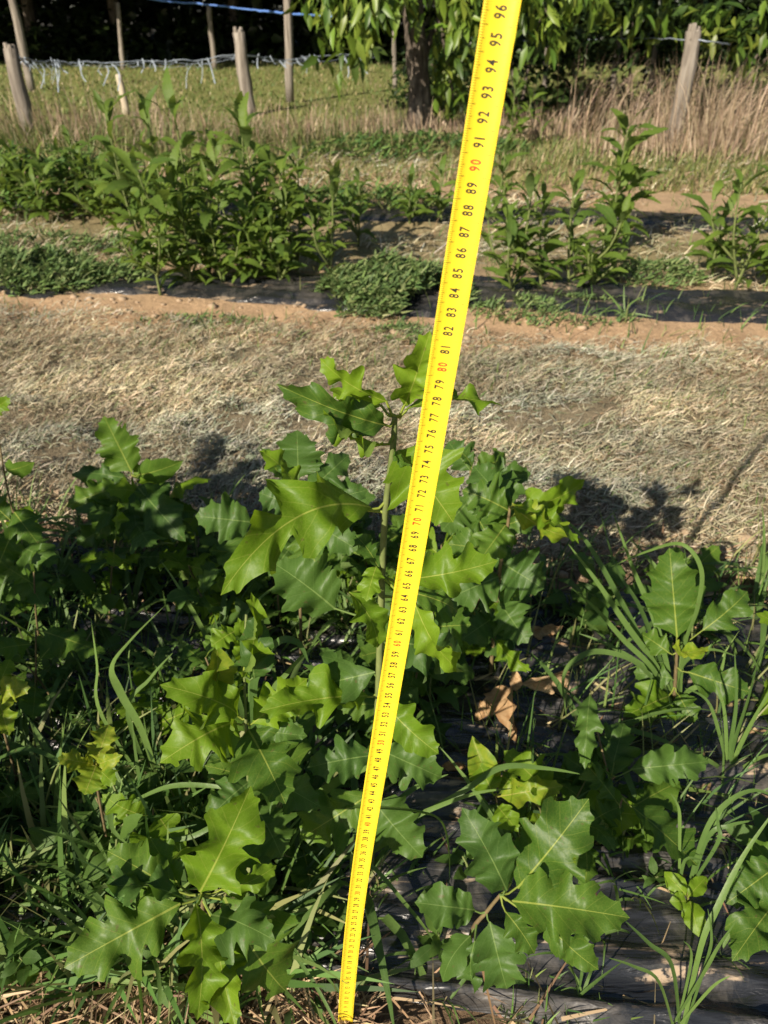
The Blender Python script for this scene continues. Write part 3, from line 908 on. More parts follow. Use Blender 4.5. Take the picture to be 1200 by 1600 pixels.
# ------------------------------------------------------------------ tape measure
def tape():
    f = F_PX
    # line fitted to the readable centimetre figures
    base = Vector((-0.059, 0.339, -0.040)); dirv = Vector((0.113, 0.042, 0.9927)).normalized()
    root = empty('tape_measure', (base.x, base.y, 0.0), 'yellow steel tape measure standing upright beside the tallest oak seedling', 'tape measure')
    nrm = Vector((0, -1, 0)); nrm = (nrm - dirv * nrm.dot(dirv)).normalized()
    xr = dirv.cross(nrm).normalized()      # seen from the camera: to the right when positive
    if xr.x < 0: xr = -xr
    HW = 0.0078

    def pos(t, x, off=0.0):
        """t cm along, x metres across, off above the concave face"""
        p = base + dirv * (t / 100.0)
        k = max(0.0, (42 - t) / 38.0)
        p = p + xr * (0.012 * k * k)
        sag = 0.0024 * ((x / HW) ** 2)
        return p + xr * x + nrm * (sag + off)
    ts = np.linspace(5.6, 116, 112); nc = 9
    V = []; Q = []
    for side in (0, 1):
        for t in ts:
            for c in range(nc):
                V.append(tuple(pos(t, HW * (2 * c / (nc - 1) - 1), -0.00025 * side)))
    n = len(ts)
    for i in range(n - 1):
        for c in range(nc - 1):
            a = i * nc + c; Q.append((a, a + 1, a + nc + 1, a + nc))
            b = a + n * nc; Q.append((b, b + nc, b + nc + 1, b + 1))
        for c in (0, nc - 1):
            a = i * nc + c; b = a + n * nc; Q.append((a, a + nc, b + nc, b))
    for i in (0, n - 1):
        for c in range(nc - 1):
            a = i * nc + c; b = a + n * nc; Q.append((a, b, b + 1, a + 1))
    m, nt, bs, out = new_mat('yellow_tape_enamel')
    tc = N(nt, 'ShaderNodeTexCoord')
    c = mix_n(nt, noise_n(nt, tc.outputs['Object'], 60, 4), (0.76, 0.56, 0.022), (0.83, 0.64, 0.038))
    wear = math_n(nt, 'GREATER_THAN', noise_n(nt, tc.outputs['Object'], 420, 2), 0.735)
    c = mix_n(nt, math_n(nt, 'MULTIPLY', wear, 0.45), c, (0.35, 0.27, 0.06))
    nt.links.new(c, bs.inputs['Base Color']); bs.inputs['Roughness'].default_value = 0.33
    bs.inputs['Specular IOR Level'].default_value = 0.4
    link('blade', mesh_np('blade', to_local(V, root), Q), m, root)
    mk, nt, bs, out = new_mat('black_ink'); bs.inputs['Base Color'].default_value = (0.020, 0.017, 0.010, 1); bs.inputs['Roughness'].default_value = 0.6
    mt, nt, bs, out = new_mat('tick_ink'); bs.inputs['Base Color'].default_value = (0.045, 0.03, 0.006, 1); bs.inputs['Roughness'].default_value = 0.6
    mr, nt, bs, out = new_mat('red_ink'); bs.inputs['Base Color'].default_value = (0.62, 0.04, 0.008, 1); bs.inputs['Roughness'].default_value = 0.6
    # tick marks
    acc = Acc()
    for mm in range(58, 1155):
        t = mm / 10.0 + 0.5
        l = 0.0034 if mm % 10 == 0 else (0.0028 if mm % 5 == 0 else 0.0020)
        h = 0.012 if mm % 10 else 0.015
        for sg in (-1, 1):
            xs_ = [sg * (HW - 0.0002), sg * (HW - l * 0.55), sg * (HW - l)]
            V = [tuple(pos(t - h, x, 0.00012)) for x in xs_] + [tuple(pos(t + h, x, 0.00012)) for x in xs_]
            acc.add(to_local(V, root), [(0, 1, 4, 3), (1, 2, 5, 4)])
    link('tick_marks', acc.mesh('tick_marks'), mt, root)
    # figures: text turned to mesh, laid along the blade reading upward
    glyph = {}
    for d in '0123456789':
        cu = bpy.data.curves.new('digit', 'FONT'); cu.body = d; cu.size = 1; cu.offset = 0.026; cu.resolution_u = 3
        ob = bpy.data.objects.new('digit', cu); COL.objects.link(ob)
        bpy.context.view_layer.update()
        me = ob.evaluated_get(bpy.context.evaluated_depsgraph_get()).to_mesh()
        vv = np.array([v.co[:] for v in me.vertices]); ff = [tuple(p.vertices) for p in me.polygons]
        me.calc_loop_triangles(); tt = [tuple(l.vertices) for l in me.loop_triangles]
        vv[:, 0] -= vv[:, 0].mean() if d == '1' else (vv[:, 0].min() + vv[:, 0].max()) / 2
        glyph[d] = (vv, tt)
        COL.objects.unlink(ob); bpy.data.objects.remove(ob)
    for cm in range(6, 115):
        s = str(cm); acc = Acc()
        for i, d in enumerate(s):
            vv, tt = glyph[d]
            along = (i - (len(s) - 1) / 2) * 0.285 + vv[:, 0] * 0.45        # cm along the blade
            across = -(vv[:, 1] - 0.36) * 0.0070                             # figure tops point to the left edge
            V = [tuple(pos(cm + a, x, 0.00012)) for a, x in zip(along, across)]
            acc.add(to_local(V, root), None, tt)
        link('figure', acc.mesh('figure', smooth=False), mr if cm % 10 == 0 else mk, root)


tape()

# ------------------------------------------------------------------ grasses and weeds on the bed
def ribbon(parent, pts, width, mat='blade', name='blade', fold=0.14):
    """hero grass blade through world points"""
    sp = spline(pts, 6); n = len(sp)
    t0, t1 = random.uniform(-.5, .3), random.uniform(-.9, 1.1)
    V = []; UV = []; Q = []
    for i, p in enumerate(sp):
        t = i / (n - 1)
        d = (sp[min(i + 1, n - 1)] - sp[max(i - 1, 0)]).normalized()
        v = (CAMP - p).normalized() * 0.7 + Vector((0, 0, 0.6))
        side = d.cross(v).normalized()
        side = Matrix.Rotation(t0 + t1 * t, 3, d) @ side; up = side.cross(d)
        w = width / 2 * min(1, 0.45 + 1.2 * t) * (1 - t ** 3) + 0.0003
        for c in (-1, 0, 1):
            V.append(tuple(p + side * (w * c) + up * (abs(c) * w * fold))); UV.append((0.3 * c, t))
    for i in range(n - 1):
        for c in range(2):
            a = i * 3 + c; Q.append((a, a + 1, a + 4, a + 3))
    return link(name, mesh_np(name, to_local(V, parent), Q, uv=UV), M[mat], parent)


def hero_tuft(label, base, blades, mode='Y'):
    f = PY if mode == 'Y' else PZ
    b = f(*base)
    b.z = float(gh(b.x, b.y))
    r = empty('grass_tuft', b, label, 'grass')
    for w, pts in blades:
        P_ = [f(*p) for p in pts]
        P_ = [b + Vector((random.uniform(-.006, .006), random.uniform(-.004, .004), 0.0))] + P_
        ribbon(r, P_, w / 1000.0 * (0.62 if b.y < .5 else 0.85))
    return r


hero_tuft('fan of long broad grass blades leaning left beside the bitten oak leaf', (1058, 1108, .785), [
    (11, [(1025, 1040, .79), (985, 985, .80), (930, 905, .82), (888, 850, .84)]),
    (11, [(1020, 1035, .80), (965, 930, .83), (915, 845, .86), (868, 800, .88)]),
    (10, [(1035, 1040, .80), (1000, 950, .83), (962, 885, .86), (935, 790, .90)]),
    (11, [(1040, 1030, .80), (1020, 960, .83), (990, 890, .86), (958, 800, .90)]),
    (10, [(1020, 1045, .78), (975, 1000, .79), (935, 955, .80), (895, 920, .81)]),
    (10, [(1000, 1040, .77), (940, 1018, .77), (900, 1030, .75), (880, 1060, .73), (885, 1120, .71)]),
    (8, [(1058, 1060, .78), (1075, 1030, .77), (1110, 1015, .76), (1150, 1025, .75)]),
    (8, [(1065, 1050, .78), (1072, 1000, .77), (1090, 950, .76), (1096, 890, .76), (1065, 850, .78), (1010, 862, .82), (955, 885, .85)]),
    (8, [(1060, 1060, .78), (1050, 1020, .78), (1040, 990, .79)]),
    (9, [(1075, 1080, .77), (1120, 1060, .76), (1135, 1010, .78)]),
    (8, [(1030, 1060, .78), (990, 1030, .80), (945, 1005, .82), (905, 990, .84)]),
])
hero_tuft('pale upright grass tuft against the right border, straw-coloured at its foot', (1130, 1230, .66), [
    (7, [(1140, 1170, .67), (1150, 1100, .69), (1148, 1020, .72)]),
    (7, [(1150, 1180, .66), (1180, 1120, .66), (1215, 1060, .66)]),
    (6, [(1135, 1160, .67), (1130, 1100, .69), (1110, 1050, .71)]),
    (7, [(1145, 1170, .66), (1170, 1090, .67), (1190, 1010, .68)]),
    (8, [(1110, 1190, .65), (1060, 1170, .65), (1010, 1175, .63)]),
    (7, [(1160, 1200, .65), (1200, 1180, .64), (1240, 1190, .62)]),
    (6, [(1125, 1150, .68), (1105, 1095, .70), (1070, 1075, .72)]),
])
hero_tuft('grass tuft rooted in a slit of the film, front right', (1088, 1556, .335), [
    (8, [(1050, 1510, .35), (1015, 1475, .36), (978, 1440, .37)]),
    (10, [(1095, 1480, .36), (1120, 1420, .38), (1160, 1340, .41), (1215, 1260, .44)]),
    (5, [(1105, 1500, .35), (1112, 1460, .36), (1106, 1420, .37)]),
    (5, [(1030, 1535, .335), (990, 1510, .34), (952, 1497, .345)]),
    (4, [(1080, 1500, .35), (1068, 1470, .355)]),
    (5, [(1100, 1520, .34), (1122, 1480, .345), (1150, 1440, .35)]),
    (4, [(1110, 1545, .335), (1140, 1525, .335)]),
])
hero_tuft('arching broad blades by the film near the right border', (1085, 1365, .48), [
    (10, [(1098, 1310, .49), (1130, 1260, .50), (1180, 1235, .50), (1240, 1260, .48)]),
    (8, [(1105, 1310, .49), (1140, 1290, .49), (1176, 1282, .48)]),
    (7, [(1120, 1320, .48), (1122, 1290, .49), (1118, 1262, .50)]),
    (6, [(1062, 1300, .50), (1060, 1262, .51), (1048, 1240, .52)]),
    (6, [(1070, 1345, .48), (1100, 1345, .475)]),
])
hero_tuft('single wide kinked grass blade in the weeds left of the seedlings', (244, 1215, .60), [
    (13, [(225, 1150, .60), (190, 1085, .61), (176, 1042, .61), (205, 1000, .62), (256, 948, .64)]),
    (6, [(160, 1120, .61), (152, 1040, .63), (142, 965, .66)]),
    (7, [(200, 1120, .61), (235, 1060, .63), (270, 1020, .65)]),
])
hero_tuft('broad blade looping over between the left and tall seedlings', (398, 1200, .56), [
    (13, [(396, 1110, .56), (405, 1045, .56), (435, 1003, .55), (466, 1005, .54), (482, 1035, .53)]),
    (8, [(420, 1110, .57), (450, 1050, .58), (500, 1000, .60)]),
    (8, [(380, 1120, .57), (350, 1040, .60), (335, 960, .63)]),
])
hero_tuft('long level grass blade crossing behind the tape low down', (480, 1320, .52), [
    (10, [(470, 1290, .51), (500, 1262, .50), (580, 1262, .48), (650, 1268, .46), (690, 1285, .45), (702, 1340, .43), (700, 1400, .42)]),
    (14, [(490, 1262, .52), (520, 1225, .52), (570, 1200, .52), (600, 1195, .52)]),
    (8, [(500, 1280, .51), (600, 1300, .48), (660, 1270, .49), (740, 1240, .50), (800, 1232, .50)]),
    (9, [(560, 1260, .53), (620, 1200, .54), (700, 1165, .55)]),
    (9, [(700, 1250, .52), (780, 1200, .54), (850, 1200, .54), (910, 1210, .53)]),
    (8, [(600, 1270, .51), (650, 1230, .53), (700, 1210, .54)]),
    (6, [(560, 1340, .49), (640, 1420, .44), (685, 1480, .41)]),
])
hero_tuft('thin grass blades drooping over the straw at the tape foot', (420, 1500, .40), [
    (6, [(440, 1475, .40), (480, 1520, .37), (520, 1590, .335), (540, 1650, .30)]),
    (5, [(450, 1480, .40), (500, 1515, .38), (552, 1580, .35)]),
    (6, [(405, 1480, .40), (400, 1540, .36), (420, 1620, .31)]),
    (6, [(390, 1490, .40), (350, 1550, .36), (330, 1640, .31)]),
    (5, [(430, 1490, .40), (450, 1560, .36), (470, 1640, .31)]),
    (5, [(440, 1470, .41), (470, 1430, .44), (500, 1400, .46)]),
])
hero_tuft('grass fan drooping over the front edge left of the star seedling', (210, 1490, .40), [
    (9, [(180, 1500, .39), (100, 1540, .37), (40, 1610, .33)]),
    (8, [(200, 1530, .37), (170, 1580, .34), (150, 1640, .31)]),
    (7, [(215, 1520, .37), (222, 1580, .33), (225, 1640, .30)]),
    (7, [(240, 1500, .37), (250, 1560, .33), (240, 1640, .30)]),
    (9, [(170, 1470, .40), (90, 1450, .42), (0, 1480, .41), (-60, 1520, .39)]),
    (8, [(170, 1470, .41), (90, 1420, .44), (10, 1415, .45), (-60, 1440, .44)]),
    (8, [(190, 1450, .41), (130, 1380, .45), (60, 1350, .48), (-20, 1370, .48)]),
    (6, [(225, 1480, .38), (180, 1495, .36), (165, 1545, .33)]),
    (9, [(160, 1480, .40), (80, 1500, .39), (-10, 1560, .36)]),
])
# jointed creeping grass on the left
def creeping(label, path, leaves):
    pts = [PY(*p) for p in path]
    pts[0].z = float(gh(pts[0].x, pts[0].y))
    r = empty('creeping_grass', pts[0], label, 'grass')
    curve_part('stem', spline(pts, 6), [0.0016] * (6 * (len(pts) - 1) + 1), 'stem_green', r, 5)
    for w, lp in leaves: ribbon(r, [PY(*p) for p in lp], w / 1000)


creeping('jointed creeping grass with leaves hanging from its bent stem', [(20, 1230, .56), (95, 1190, .57), (158, 1202, .56), (182, 1238, .54), (206, 1290, .51), (228, 1332, .48)], [
    (8, [(206, 1290, .51), (200, 1340, .48), (196, 1400, .45), (200, 1450, .42)]),
    (8, [(212, 1300, .51), (222, 1360, .47), (240, 1420, .43)]),
    (6, [(182, 1240, .54), (172, 1260, .53), (176, 1295, .50), (200, 1320, .48)]),
    (7, [(158, 1205, .56), (200, 1235, .54), (225, 1222, .54)]),
    (6, [(190, 1262, .53), (260, 1230, .53), (330, 1228, .53), (390, 1240, .52)]),
    (5, [(200, 1280, .52), (240, 1276, .51), (256, 1276, .51)]),
    (6, [(215, 1310, .50), (290, 1310, .49), (350, 1280, .50), (400, 1255, .51)]),
    (7, [(95, 1190, .57), (40, 1170, .58), (-20, 1195, .57)]),
])
creeping('creeping grass runner over the weeds near the left border', [(-30, 1440, .46), (40, 1400, .47), (110, 1390, .47), (180, 1350, .48)], [
    (7, [(40, 1400, .47), (80, 1340, .50), (130, 1310, .52)]),
    (7, [(110, 1390, .47), (150, 1420, .44), (160, 1470, .41)]),
    (6, [(70, 1396, .47), (20, 1370, .49), (-30, 1380, .49)]),
    (7, [(0, 1418, .465), (30, 1440, .45), (90, 1440, .44)]),
    (6, [(150, 1370, .48), (200, 1330, .49), (260, 1330, .49)]),
])

ANCHORS = [('beside the tallest seedling', PZ(578, 1395)), ('by the star-leaved seedling', PZ(330, 1500)), ('by the dark seedling on bare film', PZ(760, 1440)),
           ('by the insect-bitten oak leaf', PZ(1055, 1100)), ('round the lime folded leaf', PZ(772, 1010)), ('left of the drooping-leaved seedling', PZ(250, 1330)),
           ('under the upright-leaved seedling before the hay', PZ(204, 900)), ('at the foot of the pale green hay-edge seedling', PZ(440, 940)), ('near the dead brown leaves', PZ(830, 1120)),
           ('by the stunted yellow-green seedling', PZ(150, 1280)), ('between the right border grass and the film', PZ(1150, 1240)), ('on the shaded left border', PZ(20, 980))]


def where(p):
    return min(ANCHORS, key=lambda a: (a[1].x - p.x) ** 2 + (a[1].y - p.y) ** 2)[0]


BLADES = [leaf_mesh('blade', blade_geo(random.uniform(.018, .036), random.uniform(.3, 1.7), .25, 7, random.uniform(-.8, .8), random.choice([0, 0, 0, .7])), 'blade') for _ in range(10)]
OAKV = {m: var_meshes('oak', m, 14) for m in ('oak', 'blue', 'young')}
OVALV = var_meshes('oval', 'weed', 6)
UP = Vector((0, 0, 1))


def rnd_tuft(p, n, lmin, lmax, label, group, spread=1.0):
    r = empty('grass_tuft', p, label, 'grass', group)
    for _ in range(n):
        az = random.uniform(0, 6.283); tilt = random.uniform(0.15, 1.0) * spread
        ax = Vector((math.sin(tilt) * math.cos(az), math.sin(tilt) * math.sin(az), math.cos(tilt)))
        out = Vector((-math.cos(az) * math.cos(tilt), -math.sin(az) * math.cos(tilt), math.sin(tilt)))
        L = random.uniform(lmin, lmax)
        put('blade', random.choice(BLADES), basis(p + Vector((random.uniform(-.008, .008), random.uniform(-.008, .008), -.004)), ax, out, L), r)
    return r


def rnd_weed(p, n, h, l, meshes, label, group, name='weed', cat='weed', stemmat='stem_green'):
    r = empty(name, p, label, cat, group)
    lean = Vector((random.uniform(-.25, .25), random.uniform(-.25, .25), 1)).normalized()
    top = p + lean * h
    pts = [p - UP * .004, p + lean * h * .5 + Vector((random.uniform(-.01, .01), random.uniform(-.01, .01), 0)), top]
    sp = spline(pts, 3)
    curve_part('stem', sp, [0.0022 - 0.001 * i / (len(sp) - 1) for i in range(len(sp))], stemmat, r, 5)
    a0 = random.uniform(0, 6.28)
    for i in range(n):
        t = 0.25 + 0.75 * i / max(1, n - 1)
        q = sp[int(round(t * (len(sp) - 1)))]
        az = a0 + i * 2.4 + random.uniform(-.4, .4); el = random.uniform(-.6, .7) + 0.3 * (t - .5)
        ax = Vector((math.cos(az) * math.cos(el), math.sin(az) * math.cos(el), math.sin(el)))
        nm = UP + Vector((random.uniform(-.8, .8), random.uniform(-.9, .5), 0))
        L = l * random.uniform(.65, 1.15)
        put('leaf', random.choice(meshes), basis(q + ax * L * .13, ax, nm, L, L * random.uniform(.85, 1.1)), r)
    return r


# random low growth: thick on the left, thinner over the bare film at the front right
def gpt(x, y):
    return Vector((x, y, float(gh(x, y)) + .006))


CLEAR = [(PZ(812, 1105), .10), (PZ(790, 1170), .09), (PZ(700, 1200), .06), (PZ(700, 1300), .09), (PZ(850, 1060), .07), (PZ(820, 1240), .07), (PZ(1000, 1112), .09), (PZ(1062, 1090), .11), (PZ(1062, 1180), .09)]


def bed_ok(x, y, strict=True):
    s = row_s(x, y)
    # bare, shiny film: front right
    bare = x > 0.0 and y < 0.54 - 0.10 * x
    return 0.40 < s < 1.14 and not bare and all((x - c.x) ** 2 + (y - c.y) ** 2 > q * q for c, q in CLEAR)


random.seed(21)
cnt = 0
while cnt < 85:
    x, y = random.uniform(-.85, 1.0), random.uniform(.42, 1.22)
    if not bed_ok(x, y): continue
    if x > 0.1 and random.random() < .2: continue
    cnt += 1
    p = gpt(x, y); w = where(p)
    rnd_tuft(p, random.randint(7, 13), .08, .24, 'low grass tuft ' + w, 'grass tufts ' + w)
cnt = 0
while cnt < 80:
    x, y = random.uniform(-.85, 1.0), random.uniform(.44, 1.2)
    if not bed_ok(x, y): continue
    if x > 0.15 and random.random() < .35: continue
    cnt += 1
    p = gpt(x, y); w = where(p)
    rnd_weed(p, random.randint(6, 10), random.uniform(.03, .12), random.uniform(.035, .06), OVALV, 'small oval-leaved weed ' + w, 'oval-leaved weeds ' + w)
cnt = 0
while cnt < 62:
    x, y = random.choice([random.uniform(-.9, 1.05), random.uniform(-.35, .3)]), random.uniform(.5, 1.12)
    if not bed_ok(x, y): continue
    if x > 0.25 and random.random() < .4: continue
    cnt += 1
    p = gpt(x, y); w = where(p); mk_ = random.choice(['oak', 'oak', 'blue', 'blue', 'young'])
    tone = {'oak': 'mid-green', 'blue': 'dark green', 'young': 'yellow-green'}[mk_]
    rnd_weed(p, random.randint(6, 9), random.uniform(.06, .22 if y > .6 else .12), random.uniform(.05, .10), OAKV[mk_], 'low ' + tone + ' oak seedling ' + w, 'low ' + tone + ' oaks ' + w, 'oak_seedling', 'seedling', 'stem_brown')

# ------------------------------------------------------------------ stuff: fine blades (numpy)
def blades_np(P0, heading, length, width, lean, arch, cols, seg=3, turn=None):
    """P0 (n,3); heading: direction it leans in; lean: start angle from vertical; arch: extra bend"""
    n = len(P0)
    V = np.zeros((n, (seg + 1) * 2, 3)); hx, hy = np.cos(heading), np.sin(heading)
    sx, sy = -hy, hx
    p = P0.copy(); ang = lean.copy()
    for k in range(seg + 1):
        t = k / seg
        w = width * (1 - t) ** 0.6 * 0.5 + 0.0001
        for j, sg in enumerate((-1, 1)):
            V[:, k * 2 + j, 0] = p[:, 0] + sx * w * sg; V[:, k * 2 + j, 1] = p[:, 1] + sy * w * sg; V[:, k * 2 + j, 2] = p[:, 2] + (w * sg * 0.6)
        st = length / seg
        p = p + np.stack([hx * np.sin(ang) * st, hy * np.sin(ang) * st, np.cos(ang) * st], 1)
        ang = ang + arch / seg
        if turn is not None:
            heading = heading + turn / seg; hx, hy = np.cos(heading), np.sin(heading); sx, sy = -hy, hx
    b = (np.arange(n) * (seg + 1) * 2)[:, None, None]
    q = np.array([[k * 2, k * 2 + 1, k * 2 + 3, k * 2 + 2] for k in range(seg)])[None]
    Q = (b + q).reshape(-1, 4)
    C = np.repeat(cols[:, None, :], (seg + 1) * 2, 1).reshape(-1, 3)
    return V.reshape(-1, 3), Q, C


def pick(cols, n, jit=0.25, weights=None):
    c = np.array(cols)[RNG.choice(len(cols), n, p=weights)]
    return np.clip(c * (1 + jit * (RNG.random((n, 1)) - 0.5) * 2) * (1 + 0.12 * (RNG.random((n, 3)) - 0.5)), 0, 1)


def stuff(name, parts, mat, label, cat):
    V = []; Q = []; C = []; o = 0
    for v, q, c in parts:
        V.append(v); Q.append(q + o); C.append(c); o += len(v)
    ob = link(name, mesh_np(name, np.concatenate(V), np.concatenate(Q), cols=np.concatenate(C), smooth=True), M[mat])
    return tag(ob, label, cat, kind='stuff')


def sow(n, s0, s1, xw, dens=None, pw=1.0):
    """random ground points with row coordinate s in s0..s1; xw: half width as a function of s"""
    s = s0 + (s1 - s0) * RNG.random(n) ** pw
    x = (RNG.random(n) * 2 - 1) * (xw(s) if callable(xw) else xw)
    y = s - 0.13 * x
    if dens is not None:
        k = RNG.random(n) < dens(x, y)
        x, y = x[k], y[k]
    return x, y


U = RNG.random
# hay lying on the strip between the rows
HAYC = [(0.49, 0.45, 0.30), (0.60, 0.56, 0.41), (0.38, 0.37, 0.245), (0.32, 0.34, 0.215), (0.34, 0.275, 0.165), (0.25, 0.18, 0.10), (0.17, 0.225, 0.09)]
HAYW = [0.22, 0.16, 0.23, 0.18, 0.10, 0.05, 0.06]


def hay(n, s0, s1, xw, lmin, lmax, w, thick, dens=None, pw=1.0, cols=HAYC, wts=HAYW):
    x, y = sow(n, s0, s1, xw, dens, pw); n = len(x)
    lump = fbm(x * 11, y * 11, 3)
    z = gh(x, y) + 0.001 + np.clip((lump - 0.28) * 2.6, 0, 1) ** 1.5 * thick * U(n) ** .6
    c = pick(cols, n, 0.3, wts)
    p1 = np.clip((fbm(x * 4 + 70, y * 4, 3) - .30) * 3.0, 0, 1)[:, None]; p2 = np.clip((fbm(x * 2.6 + 11, y * 5 + 40, 3) - .34) * 3.2, 0, 1)[:, None]
    c = c * (0.72 + 0.50 * p1) * (p2 * np.array([0.92, 0.98, 1.10]) + (1 - p2) * np.array([1.06, 0.97, 0.95]))
    return blades_np(np.stack([x, y, z], 1), U(n) * 6.283, lmin + (lmax - lmin) * U(n), w * (0.6 + 0.8 * U(n)), 0.75 + 0.8 * U(n), (U(n) - 0.1) * 1.5, c, 3, RNG.normal(0, 1.6, n))


stuff('cut_hay', [hay(190000, 1.16, 2.46, lambda s: 0.35 + 0.85 * s, .012, .048, .0018, .055, lambda x, y: np.clip(1.25 - np.abs(row_s(x, y) - 1.80) ** 4 * 6, 0.04, 1) * np.clip((fbm(x * 5 + 19, y * 7, 3) - .22) * 4.5, .10, 1))], 'hay', 'dry grey-tan cut hay spread between the seedling rows', 'hay')
stuff('cut_hay', [hay(16000, 2.95, 4.0, lambda s: 0.5 + 0.8 * s, .04, .12, .004, .03, lambda x, y: np.clip((fbm(x * 1.7 + 9, y * 1.7, 3) - .3) * 3, 0, 1))], 'hay', 'thin dry hay between the two chestnut rows', 'hay')
stuff('cut_hay', [hay(12000, 4.3, 6.0, lambda s: 0.6 + 0.8 * s, .05, .14, .006, .02, lambda x, y: np.clip((fbm(x * 1.2 + 3, y * 1.2, 3) - .36) * 4, 0, 1))], 'hay', 'sparse dry hay beyond the farther chestnut row', 'hay')

# straw at the front edge and litter on the bed
x = np.concatenate([RNG.uniform(-.62, -.02, 2600), RNG.uniform(.02, .9, 220)]); y = np.concatenate([RNG.uniform(.20, .40, 2600), RNG.uniform(.30, .42, 220)]) - 0.13 * x * 0.6
k = RNG.random(len(x)) < np.where(x < 0, 1, np.clip((fbm(x * 12, y * 12, 2) - .36) * 6, 0, 1))
x, y = x[k], y[k]; n = len(x)
STR = [(0.36, 0.25, 0.14), (0.46, 0.35, 0.20), (0.26, 0.17, 0.09), (0.20, 0.12, 0.07)]
a1 = blades_np(np.stack([x, y, gh(x, y) + .004 + .018 * U(n)], 1), U(n) * 6.283, .03 + .09 * U(n), .0016 + .0018 * U(n), 1.25 + .35 * U(n), (U(n) - .3) * .8, pick(STR, n))
n = 130; tx = RNG.normal(-.052, .02, n); ty = RNG.normal(.335, .010, n)
a2 = blades_np(np.stack([tx, ty, gh(tx, ty) + .012 + .014 * U(n)], 1), U(n) * 6.283, .02 + .05 * U(n), .0016 + .0015 * U(n), 1.1 + .4 * U(n), (U(n) - .3) * .8, pick(STR, n))
stuff('straw_litter', [a1, a2], 'hay', 'brown straw and stalks along the front edge of the film', 'straw')
x, y = sow(1300, .5, 1.3, 1.1); n = len(x)
a1 = blades_np(np.stack([x, y, gh(x, y) + .02], 1), U(n) * 6.283, .02 + .06 * U(n), .0016 + .003 * U(n), 1.25 + .4 * U(n), (U(n) - .3) * .8, pick(STR, n))
stuff('straw_litter', [a1], 'hay', 'scattered bits of straw on the shaded film between the seedlings', 'straw')

# fine weedy grass on the bed
GRN = [(0.075, 0.150, 0.035), (0.11, 0.20, 0.045), (0.065, 0.125, 0.04), (0.16, 0.235, 0.06), (0.22, 0.23, 0.09)]


def grass_np(x, y, lmin, lmax, w, cols=GRN, lean=0.9, arch=1.2, seg=4, jit=.25):
    n = len(x)
    return blades_np(np.stack([x, y, gh(x, y)], 1), U(n) * 6.283, lmin + (lmax - lmin) * U(n), w * (0.6 + 0.8 * U(n)), lean * U(n), arch * U(n), pick(cols, n, jit), seg)


x, y = sow(9000, .44, 1.22, .95, lambda x, y: np.where((x > 0) & (y < .52), .05, np.where(x < .05, .75, .4)) * np.clip((fbm(x * 5, y * 5, 2) - .22) * 4, 0, 1))
stuff('weedy_grass', [grass_np(x, y, .04, .16, .0035)], 'fine', 'thin tangled grass between the oak seedlings', 'grass')
x = RNG.uniform(-.75, -.10, 1500); y = RNG.uniform(.36, .66, 1500)
stuff('weedy_grass', [grass_np(x, y, .06, .20, .0085, lean=1.3)], 'fine', 'dense green grass at the front left of the bed', 'grass')
# tiny sprigs at the front-right film
x = RNG.normal(.19, .035, 130); y = RNG.normal(.355, .02, 130)
stuff('weedy_grass', [grass_np(x, y, .015, .05, .0022, lean=1.2)], 'fine', 'sprig of fine grass in front of the dark green seedling', 'grass')
random.seed(33)
for k in range(30):
    x, y = random.uniform(-.62, -.12), random.uniform(.37, .62)
    rnd_weed(gpt(x, y), random.randint(7, 12), random.uniform(.03, .09), random.uniform(.025, .05), OVALV, 'small leafy weed mixed into the grass left of the star seedling', 'weeds in the front left grass')
for k, (px, py) in enumerate([(660, 1500), (700, 1560), (830, 1530), (880, 1500), (905, 1545), (940, 1470), (1000, 1400), (960, 1380), (1130, 1500), (1170, 1440), (620, 1400), (655, 1350), (690, 1380)]):
    p = PZ(px, py, .015)
    rnd_tuft(p, random.randint(4, 7), .03, .09, 'tiny grass sprig pushing through the front film', 'grass sprigs on the front film')
    if k % 3 == 0:
        rnd_weed(p + Vector((.02, .015, 0)), random.randint(5, 8), .03, random.uniform(.02, .035), OVALV, 'tiny leafy weed pushing through the front film', 'tiny weeds on the front film')
# the row goes on past the left border: these stand out of view and shade the weeds
for x, y, h in [(-.64, .36, .62), (-.84, .42, .70), (-1.02, .52, .64), (-.92, .66, .5), (-1.2, .45, .7)]:
    rnd_weed(gpt(x, y), 26, h, .13, OAKV['oak'], 'tall oak seedling further along the row beyond the left border', 'tall oaks further along the row', 'oak_seedling', 'seedling')
# short living grass further back
FLD = [(0.14, 0.185, 0.05), (0.20, 0.215, 0.07), (0.28, 0.25, 0.11), (0.11, 0.165, 0.045), (0.36, 0.30, 0.17)]
x, y = sow(6000, 2.2, 4.6, lambda s: .4 + .8 * s, lambda x, y: np.clip((fbm(x * 2.2 + 31, y * 2.2, 3) - .44) * 5, 0, .8))
g1 = grass_np(x, y, .03, .10, .004)
x, y = sow(9000, 1.4, 2.5, lambda s: .4 + .8 * s, lambda x, y: np.clip((fbm(x * 3 + 61, y * 3, 3) - .44) * 6, 0, .7) * np.clip((row_s(x, y) - 1.5) * 1.4, .1, 1))
g0 = grass_np(x, y, .02, .06, .003)
x, y = sow(26000, 4.9, 7.0, lambda s: .6 + .8 * s, lambda x, y: np.clip((fbm(x * .9 + 31, y * 1.2, 3) - .30) * 3.2, 0.05, 1))
g2 = grass_np(x, y, .04, .12, .008, FLD)
x, y = sow(32000, 7.0, 16.5, lambda s: .8 + .75 * s)
g3 = grass_np(x, y, .03, .07, .016, FLD + [(.11, .165, .045), (.14, .19, .05), (.20, .19, .08)])
stuff('field_grass', [g0, g1, g2, g3], 'fine', 'short patchy green and tan grass of the field around the fence', 'grass')

